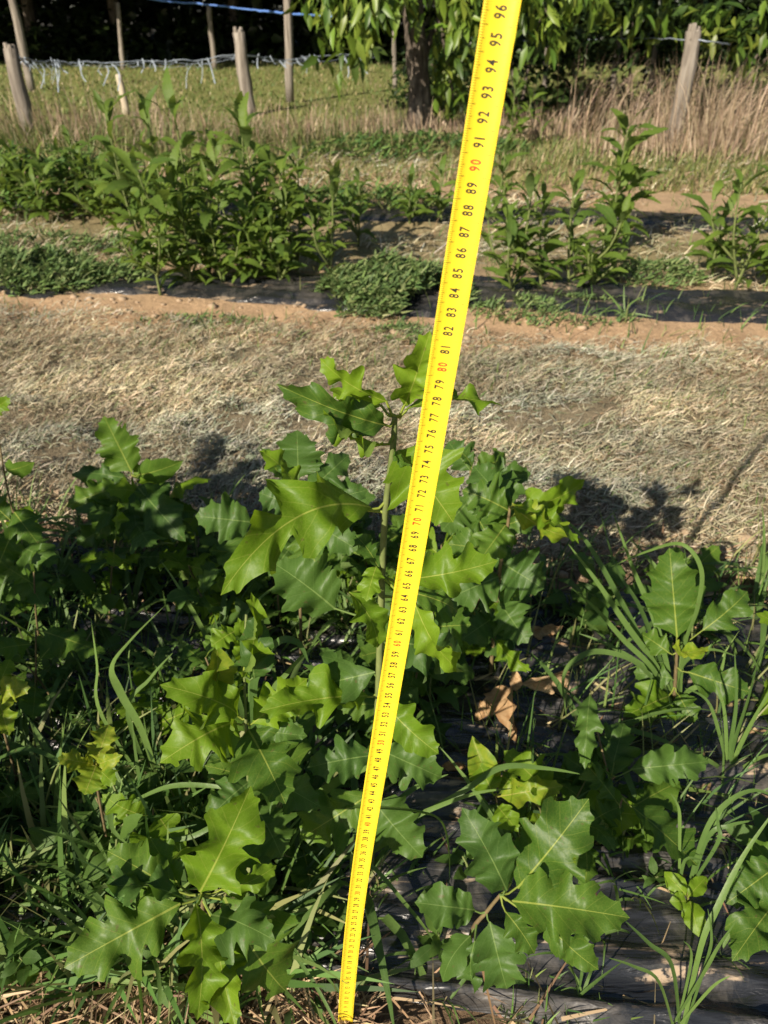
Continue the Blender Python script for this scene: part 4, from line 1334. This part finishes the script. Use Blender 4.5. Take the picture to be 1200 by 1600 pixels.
# tall dry grass along the fence
DRY = [(0.36, 0.27, 0.19), (0.48, 0.38, 0.28), (0.27, 0.195, 0.135), (0.40, 0.31, 0.21), (0.22, 0.17, 0.10)]


def tall(n, x0, x1, y0, y1, l0, l1, w, cols=DRY, lean=.35, arch=.6, dens=None):
    x = RNG.uniform(x0, x1, n); y = RNG.uniform(y0, y1, n)
    if dens is not None:
        k = RNG.random(n) < dens(x, y); x, y = x[k], y[k]
    n = len(x)
    head = fbm(x * 1.9 + 7, y * 1.9 + 3, 2) * 12 + RNG.normal(0, .9, n)
    L = (l0 + (l1 - l0) * U(n)) * (.55 + .9 * fbm(x * 2.4, y * 2.4 + 60, 2))
    return blades_np(np.stack([x, y, gh(x, y)], 1), head, L, w * (.5 + U(n)), lean * 1.5 * U(n) ** 1.3, arch * U(n), pick(cols, n, .3), 4)


clump = lambda x, y: np.clip((fbm(x * 1.3 + 3, y * 1.3, 2) - .28) * 4, 0.03, 1)
stuff('tall_dry_grass', [tall(11000, 1.55, 6.4, 6.0, 7.6, .20, .78, .0055, lean=.42, arch=1.1, dens=clump), tall(1500, 1.5, 6, 5.7, 6.3, .1, .3, .010)], 'hay', 'tall pinkish dry grass around the leaning right fence post', 'dry grass')
stuff('tall_dry_grass', [tall(2600, -5.2, 0.4, 6.2, 7.3, .10, .40, .0055, lean=.5, arch=1.0, dens=clump), tall(380, -5.0, -2.0, 7.2, 8.0, .2, .5, .006, lean=.3), tall(900, -.2, 1.6, 6.6, 7.4, .1, .30, .01)], 'hay', 'dry seeded grass along the left fence stakes', 'dry grass')
stuff('tall_dry_grass', [tall(3600, -5.2, 0.2, 5.9, 7.0, .08, .30, .008, [(0.10, .15, .04), (.15, .18, .06), (.24, .22, .1)], lean=.5)], 'fine', 'half-green ragged grass in front of the left fence stakes', 'grass')

# soil clods
def clods(n, s0, s1, xw, r0, r1, label):
    V = []; Q = []; T = []
    phi = (1 + 5 ** .5) / 2
    iv = np.array([(-1, phi, 0), (1, phi, 0), (-1, -phi, 0), (1, -phi, 0), (0, -1, phi), (0, 1, phi), (0, -1, -phi), (0, 1, -phi), (phi, 0, -1), (phi, 0, 1), (-phi, 0, -1), (-phi, 0, 1)]) / 1.9
    it = np.array([(0, 11, 5), (0, 5, 1), (0, 1, 7), (0, 7, 10), (0, 10, 11), (1, 5, 9), (5, 11, 4), (11, 10, 2), (10, 7, 6), (7, 1, 8), (3, 9, 4), (3, 4, 2), (3, 2, 6), (3, 6, 8), (3, 8, 9), (4, 9, 5), (2, 4, 11), (6, 2, 10), (8, 6, 7), (9, 8, 1)])
    x, y = sow(n, s0, s1, xw); n = len(x)
    rr = r0 + (r1 - r0) * U(n) ** 3
    z = gh(x, y)
    for i in range(n):
        v = iv * (0.7 + 0.6 * U((12, 1))) * rr[i] * np.array([1.2, 1, .7]) + np.array([x[i], y[i], z[i] + rr[i] * .2])
        V.append(v); T.append(it + 12 * i)
    ob = link('soil_clods', mesh_np('soil_clods', np.concatenate(V), None, np.concatenate(T), smooth=False), M['clod'])
    tag(ob, label, 'soil', kind='stuff')


clods(700, 1.10, 1.32, 1.4, .004, .018, 'crumbly soil clods along the back edge of the near film')
clods(420, 2.30, 2.60, 2.4, .004, .015, 'sandy clods along the front edge of the second film')
clods(160, .50, 1.1, .9, .004, .014, 'soil crumbs lying on the near film')

# ------------------------------------------------------------------ chestnut seedlings in the rows behind
CHV = var_meshes('chestnut', 'chestnut', 8)


def chestnut(px, py, h, nb, nl, l, label, group=None, lean=0.0):
    g0 = PZ(px, py, 0.0); g0.z = float(gh(g0.x, g0.y))
    r = empty('chestnut_seedling', g0, label, 'seedling', group)
    tops = []
    for b in range(nb):
        hh = h * (1 if b == 0 else random.uniform(.45, .85))
        az = random.uniform(0, 6.28); sp_ = (0.10 if b == 0 else random.uniform(.25, .70)) * hh
        st = g0 + UP * (-.005 if b == 0 else h * random.uniform(.05, .25))
        top = g0 + Vector((math.cos(az) * sp_ + lean, math.sin(az) * sp_, hh))
        mid = (st + top) / 2 + Vector((math.cos(az) * sp_ * .25, math.sin(az) * sp_ * .25, 0))
        sp = spline([st, mid, top], 5)
        curve_part('stem' if b == 0 else 'branch', sp, [.006 - .0035 * i / 10 for i in range(11)], 'stem_green', r, 5)
        n = max(5, int(nl * 1.35 * (1 if b == 0 else hh / h)))
        a0 = random.uniform(0, 6.28)
        for i in range(n):
            t = 0.10 + 0.90 * (i / (n - 1)) ** .9
            q = sp[min(10, int(round(t * 10)))]
            az2 = a0 + i * 2.4 + random.uniform(-.5, .5); el = random.uniform(-.25, .65) + .7 * max(0, t - .75) / .25
            ax = Vector((math.cos(az2) * math.cos(el), math.sin(az2) * math.cos(el), math.sin(el)))
            L = l * random.uniform(.7, 1.15) * (0.7 if i == n - 1 else 1)
            put('leaf', random.choice(CHV), basis(q + ax * L * .09, ax, UP + Vector((random.uniform(-.3, .3), random.uniform(-.5, .2), 0)), L, L * random.uniform(.65, 1.0)), r)
    return r


random.seed(5)
chestnut(330, 440, .57, 5, 17, .15, 'tallest chestnut seedling of the first row, left of the tape')
chestnut(252, 468, .34, 4, 12, .11, 'chestnut seedling at the front of the film, left of the tallest one')
chestnut(420, 430, .50, 6, 14, .14, 'bushy chestnut seedling right of the tallest one')
chestnut(380, 415, .54, 6, 14, .14, 'dense chestnut seedling behind the tallest one')
chestnut(465, 425, .42, 5, 13, .12, 'medium chestnut seedling in the middle of the bushy group')
chestnut(515, 440, .34, 3, 11, .11, 'slim chestnut seedling at the end of the bushy group')
chestnut(300, 455, .28, 5, 12, .11, 'low chestnut seedling at the foot of the tallest one')
chestnut(400, 448, .24, 5, 12, .11, 'low chestnut seedling on the film at the front of the group')
chestnut(350, 455, .26, 5, 12, .10, 'low chestnut seedling with drooping leaves, before the dense one')
chestnut(440, 450, .22, 5, 12, .10, 'low chestnut seedling over the bare film edge')
chestnut(225, 400, .56, 4, 15, .14, 'chestnut seedling with a leafy crest before the short pale stake')
chestnut(285, 400, .54, 5, 14, .14, 'chestnut seedling between the crested and the tallest ones')
chestnut(560, 385, .28, 3, 10, .11, 'sparse chestnut seedling near the tape, shaded side')
for i, (px, py, h) in enumerate([(20, 345, .26), (75, 350, .28), (130, 340, .32), (185, 345, .32), (240, 345, .34), (45, 335, .30), (105, 338, .28), (300, 345, .30), (160, 355, .26)]):
    chestnut(px, py, h, 5, 12, .12, 'chestnut seedling in the low leafy mass of the farther left row', 'farther left row of chestnuts')
chestnut(798, 470, .36, 4, 12, .11, 'dark-leaved chestnut seedling just right of the tape')
chestnut(845, 462, .33, 5, 12, .11, 'chestnut seedling between the dark one and the upright pair')
chestnut(888, 455, .35, 3, 10, .12, 'upright chestnut seedling with leaf crest, left of the tall slim one')
chestnut(925, 460, .20, 5, 10, .10, 'low chestnut seedling at the foot of the tall slim one')
chestnut(955, 400, .50, 2, 22, .16, 'tall slim chestnut seedling standing alone with a crest of leaves', lean=.03)
chestnut(1145, 462, .46, 5, 13, .12, 'chestnut seedling by the shaded film near the right border')
chestnut(1195, 455, .30, 4, 12, .12, 'chestnut seedling at the right border of the row')
chestnut(1110, 440, .22, 4, 10, .11, 'low chestnut seedling left of the right border pair')
chestnut(835, 350, .42, 1, 7, .09, 'thin tall seedling of the farther row right of the tape')
chestnut(770, 352, .32, 3, 10, .12, 'leafy seedling of the farther row partly behind the tape')
chestnut(690, 350, .22, 3, 9, .11, 'low seedling of the farther row left of the tape')
chestnut(640, 352, .18, 3, 9, .11, 'small low seedling of the farther row on its film')
chestnut(800, 232, .42, 3, 12, .16, 'young leafy seedling at the edge of the tree shade')

# weed mounds
def mound(px, py, rx, ry, h, n, leaf, label, cols=GRN, wf=.26):
    c = PZ(px, py, 0)
    a = U(n) * 6.283; rr = np.sqrt(U(n)); x = c.x + rx * rr * np.cos(a); y = c.y + ry * rr * np.sin(a)
    k = fbm(x * 9 + px, y * 9, 2) > .30
    x, y, rr = x[k], y[k], rr[k]; n = len(x)
    z = gh(x, y) + h * np.sqrt(np.clip(1 - rr ** 2, 0, 1)) * (0.25 + .75 * U(n) ** .5) * (.6 + .8 * fbm(x * 12, y * 12, 2))
    v, q, cc = blades_np(np.stack([x, y, z], 1), U(n) * 6.283, leaf * (.6 + .8 * U(n)), leaf * wf * (.7 + .6 * U(n)), .6 + .9 * U(n), .5 * U(n), pick(cols, n), 2)
    ob = link('weed_mound', mesh_np('weed_mound', v, q, cols=cc), M['fine'])
    tag(ob, label, 'weeds', kind='stuff')


MND = [(0.12, 0.19, 0.06), (0.155, 0.235, 0.07), (0.09, 0.15, 0.05), (0.21, 0.26, 0.10)]
mound(612, 480, .30, .19, .15, 5200, .036, 'round green weed mound on the film left of the tape', MND)
mound(40, 450, .36, .16, .12, 4200, .034, 'spreading green weed mat on the film, left border', MND)
mound(165, 445, .22, .12, .09, 1300, .03, 'thin weed mat joining the chestnut group', MND)
mound(880, 495, .34, .12, .05, 1500, .026, 'low flat weeds before the right-hand seedlings', MND)
mound(1010, 450, .22, .12, .10, 1200, .03, 'weed patch behind the shaded film, right side', MND)
mound(640, 530, .16, .08, .04, 500, .024, 'small weed patch in the sand behind the tallest oak', MND)
mound(310, 505, .22, .06, .03, 300, .022, 'sparse weeds in the sandy strip', MND)
mound(60, 330, .8, .30, .30, 3800, .06, 'grassy weed bank under the farther left row', GRN)
mound(650, 240, .9, .35, .14, 2500, .06, 'green weeds at the foot of the big tree', GRN)
mound(110, 395, .5, .1, .08, 900, .04, 'dry-edged weed tufts between the rows, left', MND)
mound(560, 330, .5, .2, .12, 1500, .05, 'weed tufts between the rows behind the chestnut group', GRN)
hero_tuft('small tuft of pale grass by the tan stalks on the sand', (975, 500, 0.0), [
    (7, [(960, 470, .06), (940, 450, .10)]), (7, [(975, 470, .06), (975, 445, .11)]), (7, [(985, 475, .05), (1010, 460, .08)]), (6, [(960, 485, .03), (930, 490, .04)]), (6, [(990, 490, .03), (1020, 495, .03)]), (6, [(965, 475, .05), (950, 470, .06)])], 'z')

# ------------------------------------------------------------------ fence stakes and ropes
def stake(b, t, Y, wpx, label, cut=True, extra=0.0, mat='post'):
    p0 = PZ(b[0], b[1], 0.0) if Y is None else PY(b[0], b[1], Y)
    Yb = p0.y
    p0.z = float(gh(p0.x, p0.y)) - .03
    p1 = PY(t[0], t[1], Yb)
    if extra: p1 = p1 + (p1 - p0).normalized() * extra
    r = wpx * .88 / 2 / F_PX * depth((p0 + p1) / 2)
    root = empty('fence_post', p0, label, 'fence post')
    n = 8; pts = []; rad = []
    for i in range(n):
        k = i / (n - 1)
        pts.append(p0.lerp(p1, k) + Vector((random.uniform(-.15, .15) * r, random.uniform(-.15, .15) * r, 0)))
        rad.append(r * (1.12 - .2 * k) * random.uniform(.93, 1.07))
    V, Q, T = tube_np(pts, rad, 9, True, .12)
    link('shaft', mesh_np('shaft', to_local(V, root), Q, T, smooth=False), M[mat], root)
    if cut:   # splintered top
        acc = Acc()
        for k in range(5):
            a = k * 1.256 + random.random() * .5; o = Vector((math.cos(a), math.sin(a), 0)) * r * .5
            v, q, tt = tube_np([p1 + o * .8 - UP * r, p1 + o + UP * r * random.uniform(.1, .9)], [r * .52, r * .30], 5)
            acc.add(to_local(v, root), q, tt)
        link('splintered_top', acc.mesh('splintered_top', False), M['post'], root)
    return root


stake((48, 215), (16, 76), None, 25, 'leaning weathered fence post at the left end of the twine')
stake((391, 180), (372, 50), None, 22, 'grey fence post with a split splintered top')
stake((453, 160), (449, 0), None, 15, 'tall round pole standing behind the split post', False, .9)
stake((190, 98), (184, 4), 15.0, 8, 'thin far stake left of the blue rope', False)
stake((334, 98), (326, 6), 15.0, 9, 'thin far stake that holds up the blue rope', False)
stake((36, 85), (18, -8), 11.0, 14, 'far leaning pole above the left end of the twine', False, .3)
stake((198, 180), (185, 116), None, 12, 'short pale cut stake in the dry grass', False, 0.0, 'pale_post')
stake((617, 112), (616, 48), 11.5, 8, 'thin far stake left of the tree trunk', False)
stake((853, 118), (856, 66), 10.5, 9, 'thin stake under the branches right of the tape', False)
stake((1052, 225), (1085, 48), 6.6, 27, 'thick leaning fence post deep in the tall dry grass')
stake((1023, 100), (1037, -6), 9.0, 10, 'slim crooked pole in the shade behind the right post', False, .3)
stake((962, 110), (970, 40), 9.0, 10, 'short grey stake in the shade of the bushes', False)


def rope(label, pts, r, mat, frays=0, name='fence_twine'):
    P_ = [PY(*p) for p in pts]
    root = empty(name, P_[0], label, 'twine' if mat == 'rope_white' else 'rope')
    sp = spline(P_, 10)
    sp = [p + Vector((0, 0, random.uniform(-.006, .006) - (.012 * abs(math.sin(i * .33)) if frays else 0))) for i, p in enumerate(sp)]
    curve_part('strand', sp, [r * random.uniform(.6, 1.2) for _ in sp], mat, root, 5)
    if frays:
        for m_ in range(2):
            a_, b_ = random.uniform(.02, .1), random.uniform(.3, .9)
            sp2 = [p + Vector((0, .01 * m_, -a_ * abs(math.sin(i * b_ * .22 + m_)) + random.uniform(-.012, .012))) for i, p in enumerate(sp)]
            curve_part('loose_strand', sp2, [r * .45 * random.uniform(.5, 1.4) for _ in sp2], mat, root, 4)
        for k in range(frays):
            p = random.choice(sp[2:-2]); L = random.uniform(.03, .07) if random.random() < .7 else random.uniform(.1, .24); d = random.uniform(-.10, .10)
            V = []; w = random.uniform(.002, .007); c_ = random.uniform(-.05, .05)
            for i in range(5):
                t = i / 4
                q = p + Vector((d * t + c_ * math.sin(t * 3.1), -.01 * t, -L * t + .02 * math.sin(t * 5 + k)))
                V += [tuple(q - Vector((w, 0, 0))), tuple(q + Vector((w, 0, .003)))]
            link('frayed_end', mesh_np('frayed_end', to_local(V, root), [(0, 1, 3, 2), (2, 3, 5, 4), (4, 5, 7, 6), (6, 7, 9, 8)]), M[mat], root)


YF = PZ(48, 215, 0).y
rope('frayed blue-white twine sagging from the left post across the field', [(18, 80, YF), (45, 92, 7.4), (90, 95, 7.8), (150, 96, 8.0), (230, 94, 8.2), (300, 93, 8.4), (378, 84, 8.6), (440, 92, 9.3), (505, 86, 9.6), (590, 80, 10)], .005, 'rope_white', 60)
rope('bright blue rope strung across the dark wood', [(190, -14, 15), (245, 0, 15), (326, 7, 14.95), (400, 16, 14.5), (455, 22, 14), (520, 26, 13)], .016, 'rope_blue', 0, 'fence_rope')
rope('faint pale twine right of the tape under the branches', [(800, 62, 10.5), (856, 66, 10.5), (962, 60, 9), (1085, 62, 6.6), (1140, 70, 7)], .006, 'rope_white', 0)

# ------------------------------------------------------------------ trees
def leaf_cloud(C, n_per, spread, L, cols, droop=0.8, wfac=.30):
    """many single leaves hanging around twig points C (m,3)"""
    m = len(C); n = m * n_per
    P0 = np.repeat(C, n_per, 0) + RNG.normal(0, 1, (n, 3)) * np.array(spread)
    az = U(n) * 6.283; el = -droop + RNG.normal(0, .45, n)
    ax = np.stack([np.cos(az) * np.cos(el), np.sin(az) * np.cos(el), np.sin(el)], 1)
    up = np.array([0, 0, 1.0]) + RNG.normal(0, .45, (n, 3))
    z = up - ax * (up * ax).sum(1)[:, None]; z /= np.linalg.norm(z, axis=1)[:, None]
    x = np.cross(ax, z)
    l = L * (.6 + .7 * U(n)); w = l * wfac
    prof = [(0, 0, 0), (.28, .9, .05), (.62, .8, .07), (1, 0, 0)]
    V = np.zeros((n, 7, 3))
    def at_(t, s, h): return P0 + ax * (l * t)[:, None] + x * (w * s * .5)[:, None] + z * (l * h)[:, None]
    V[:, 0] = at_(0, 0, 0); V[:, 1] = at_(.30, -1, .10); V[:, 2] = at_(.32, 0, .05); V[:, 3] = at_(.30, 1, .10)
    V[:, 4] = at_(.68, -.75, .06); V[:, 5] = at_(.68, .75, .06); V[:, 6] = at_(1, 0, -.06)
    b = (np.arange(n) * 7)[:, None, None]
    T = (b + np.array([[0, 2, 1], [0, 3, 2], [4, 2, 6], [2, 5, 6]])[None]).reshape(-1, 3)
    Q = (b + np.array([[1, 2, 4, 4]])[None]).reshape(-1, 4)
    T2 = (b + np.array([[1, 2, 4], [2, 3, 5]])[None]).reshape(-1, 3)
    cc = np.repeat(pick(cols, n, .35)[:, None], 7, 1).reshape(-1, 3)
    return V.reshape(-1, 3), np.concatenate([T, T2]), cc


def tree(base, h, tr, crown_pts, n_per, spread, L, cols, label, name='tree', limbs=7, droop=.8, wfac=.30, group=None, trunk_top=None):
    root = empty(name, base, label, 'tree', group)
    tt = trunk_top or (base + Vector((random.uniform(-.3, .3), random.uniform(-.2, .2), h * .75)))
    pts = [base - UP * .05, base + UP * .25 + Vector((.02, 0, 0)), base.lerp(tt, .35) + Vector((random.uniform(-.05, .05), 0, 0)), base.lerp(tt, .7), tt]
    sp = spline(pts, 9); k = len(sp) - 1
    V, Q, T = tube_np(sp, [tr * (1.75 - .75 * min(1, i / 9)) * (1 - .70 * i / k) for i in range(k + 1)], 14, True, .34)
    link('trunk', mesh_np('trunk', to_local(V, root), Q, T), M['bark'], root)
    idx = RNG.choice(len(crown_pts), min(limbs, len(crown_pts)), replace=False)
    for i in idx:
        e = Vector(crown_pts[i]); s0 = sp[random.randint(k // 3, k - 1)]
        mid = (s0 + e) / 2 + UP * .25
        bp = spline([s0, mid, e], 4)
        curve_part('limb', bp, [tr * .32 * (1 - .8 * j / (len(bp) - 1)) for j in range(len(bp))], 'bark', root, 6)
    V, T, C = leaf_cloud(np.array(crown_pts), n_per, spread, L, cols, droop, wfac)
    link('crown', mesh_np('crown', to_local(V, root), None, T, cols=C, smooth=False), M['crown'], root)
    return root


def ellip(c, r, n, zlo=None, shell=.45):
    p = RNG.normal(0, 1, (n, 3)); p /= np.linalg.norm(p, axis=1)[:, None]
    p = p * (shell + (1 - shell) * U(n) ** .5)[:, None] * np.array(r) + np.array(c)
    if zlo is not None: p[:, 2] = np.maximum(p[:, 2], zlo)
    return p


random.seed(3)
TL = [(0.10, 0.17, 0.022), (0.14, 0.22, 0.028), (0.07, 0.13, 0.020), (0.20, 0.27, 0.04)]
tb = PZ(652, 208, 0); tb.z = float(gh(tb.x, tb.y))
# low hanging twigs that show, then the crown above
low = []
for px, py, Yv in [(520, 10, 6.6), (545, 25, 6.6), (560, 45, 6.5), (535, 55, 6.5), (555, 75, 6.5), (540, 92, 6.5), (580, 0, 6.4), (610, -4, 6.4), (490, 2, 6.8), (645, -6, 6.9), (668, 0, 6.9), (628, 2, 6.8),
                   (715, 40, 6.9), (705, 75, 7.4), (700, 95, 7.4), (722, 100, 6.9), (705, 130, 7.4), (700, 150, 7.4), (728, 60, 6.9), (715, 10, 6.9), (735, 20, 6.9), (712, 165, 7.0), (690, 60, 7.6), (690, 120, 7.7),
                   (800, 5, 6.6), (820, 20, 6.6), (850, 10, 6.7), (870, 30, 6.7), (835, 40, 6.7), (900, 5, 6.8), (920, 20, 7.0), (860, 52, 6.9)]:
    p = PY(px, py, Yv); low.append((p.x, p.y, p.z + .08))
low = np.array(low)
crown = np.concatenate([low, low + RNG.normal(0, .05, low.shape), ellip((tb.x + .35, tb.y + .1, 2.6), (2.0, 1.5, 1.35), 160, 1.25)])
tree(tb, 3.8, .115, crown, 11, (.075, .10, .10), .155, TL, 'low-branched broadleaf tree with drooping leaves behind the tape', limbs=10, droop=.9, wfac=.34)

# right-hand tree and bushes
TD = [(0.075, 0.135, 0.020), (0.11, 0.18, 0.025), (0.05, 0.095, 0.018), (0.17, 0.22, 0.035)]
b2 = Vector((5.6, 8.6, 0)); b2.z = float(gh(b2.x, b2.y))
low2 = np.array([tuple(PY(px, py, Yv)) for px, py, Yv in [(980, 10, 7.6), (1010, 25, 7.6), (1100, 15, 7.4), (1140, 25, 7.4), (1170, 40, 7.4), (1195, 20, 7.4), (1060, 10, 7.5), (1120, 45, 7.6), (1180, 60, 7.6), (1150, 70, 7.8), (1090, 30, 7.8), (1000, 5, 7.8), (950, 15, 8), (1030, 40, 8)]])
crown2 = np.concatenate([low2, low2 + RNG.normal(0, .06, low2.shape), ellip((4.6, 8.6, 2.5), (2.3, 1.6, 1.5), 110, .85)])
tree(b2, 4, .13, crown2, 9, (.12, .12, .11), .16, TD, 'spreading tree whose leaves hang over the right fence post', limbs=10, droop=.7, wfac=.34)


def bush(c, r, n, n_per, L, cols, label, group=None):
    base = Vector((c[0], c[1], float(gh(c[0], c[1]))))
    root = empty('shrub', base, label, 'shrub', group)
    pts = ellip((c[0], c[1], r[2] * .55), r, n, .06)
    acc = Acc()
    for k in range(6):
        e = Vector(pts[k]); sp = spline([base, base.lerp(e, .5) + UP * .1, e], 3)
        v, q, t = tube_np(sp, [.018 * (1 - .8 * j / (len(sp) - 1)) for j in range(len(sp))], 5); acc.add(to_local(v, root), q, t)
    link('branches', acc.mesh('branches'), M['bark'], root)
    V, T, C = leaf_cloud(pts, n_per, (.09, .09, .09), L, cols, .3, .45)
    link('foliage', mesh_np('foliage', to_local(V, root), None, T, cols=C, smooth=False), M['crown'], root)


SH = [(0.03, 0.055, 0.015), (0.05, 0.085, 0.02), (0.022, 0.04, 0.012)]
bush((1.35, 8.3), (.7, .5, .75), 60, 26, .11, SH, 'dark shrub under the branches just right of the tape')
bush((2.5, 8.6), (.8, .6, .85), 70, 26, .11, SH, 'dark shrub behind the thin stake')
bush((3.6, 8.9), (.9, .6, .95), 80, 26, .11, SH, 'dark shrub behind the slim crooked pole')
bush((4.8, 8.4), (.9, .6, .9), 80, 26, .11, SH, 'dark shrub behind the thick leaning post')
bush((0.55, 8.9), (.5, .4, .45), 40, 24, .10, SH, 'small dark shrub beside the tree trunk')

# wood at the far edge: high canopy, dark undergrowth
random.seed(9)
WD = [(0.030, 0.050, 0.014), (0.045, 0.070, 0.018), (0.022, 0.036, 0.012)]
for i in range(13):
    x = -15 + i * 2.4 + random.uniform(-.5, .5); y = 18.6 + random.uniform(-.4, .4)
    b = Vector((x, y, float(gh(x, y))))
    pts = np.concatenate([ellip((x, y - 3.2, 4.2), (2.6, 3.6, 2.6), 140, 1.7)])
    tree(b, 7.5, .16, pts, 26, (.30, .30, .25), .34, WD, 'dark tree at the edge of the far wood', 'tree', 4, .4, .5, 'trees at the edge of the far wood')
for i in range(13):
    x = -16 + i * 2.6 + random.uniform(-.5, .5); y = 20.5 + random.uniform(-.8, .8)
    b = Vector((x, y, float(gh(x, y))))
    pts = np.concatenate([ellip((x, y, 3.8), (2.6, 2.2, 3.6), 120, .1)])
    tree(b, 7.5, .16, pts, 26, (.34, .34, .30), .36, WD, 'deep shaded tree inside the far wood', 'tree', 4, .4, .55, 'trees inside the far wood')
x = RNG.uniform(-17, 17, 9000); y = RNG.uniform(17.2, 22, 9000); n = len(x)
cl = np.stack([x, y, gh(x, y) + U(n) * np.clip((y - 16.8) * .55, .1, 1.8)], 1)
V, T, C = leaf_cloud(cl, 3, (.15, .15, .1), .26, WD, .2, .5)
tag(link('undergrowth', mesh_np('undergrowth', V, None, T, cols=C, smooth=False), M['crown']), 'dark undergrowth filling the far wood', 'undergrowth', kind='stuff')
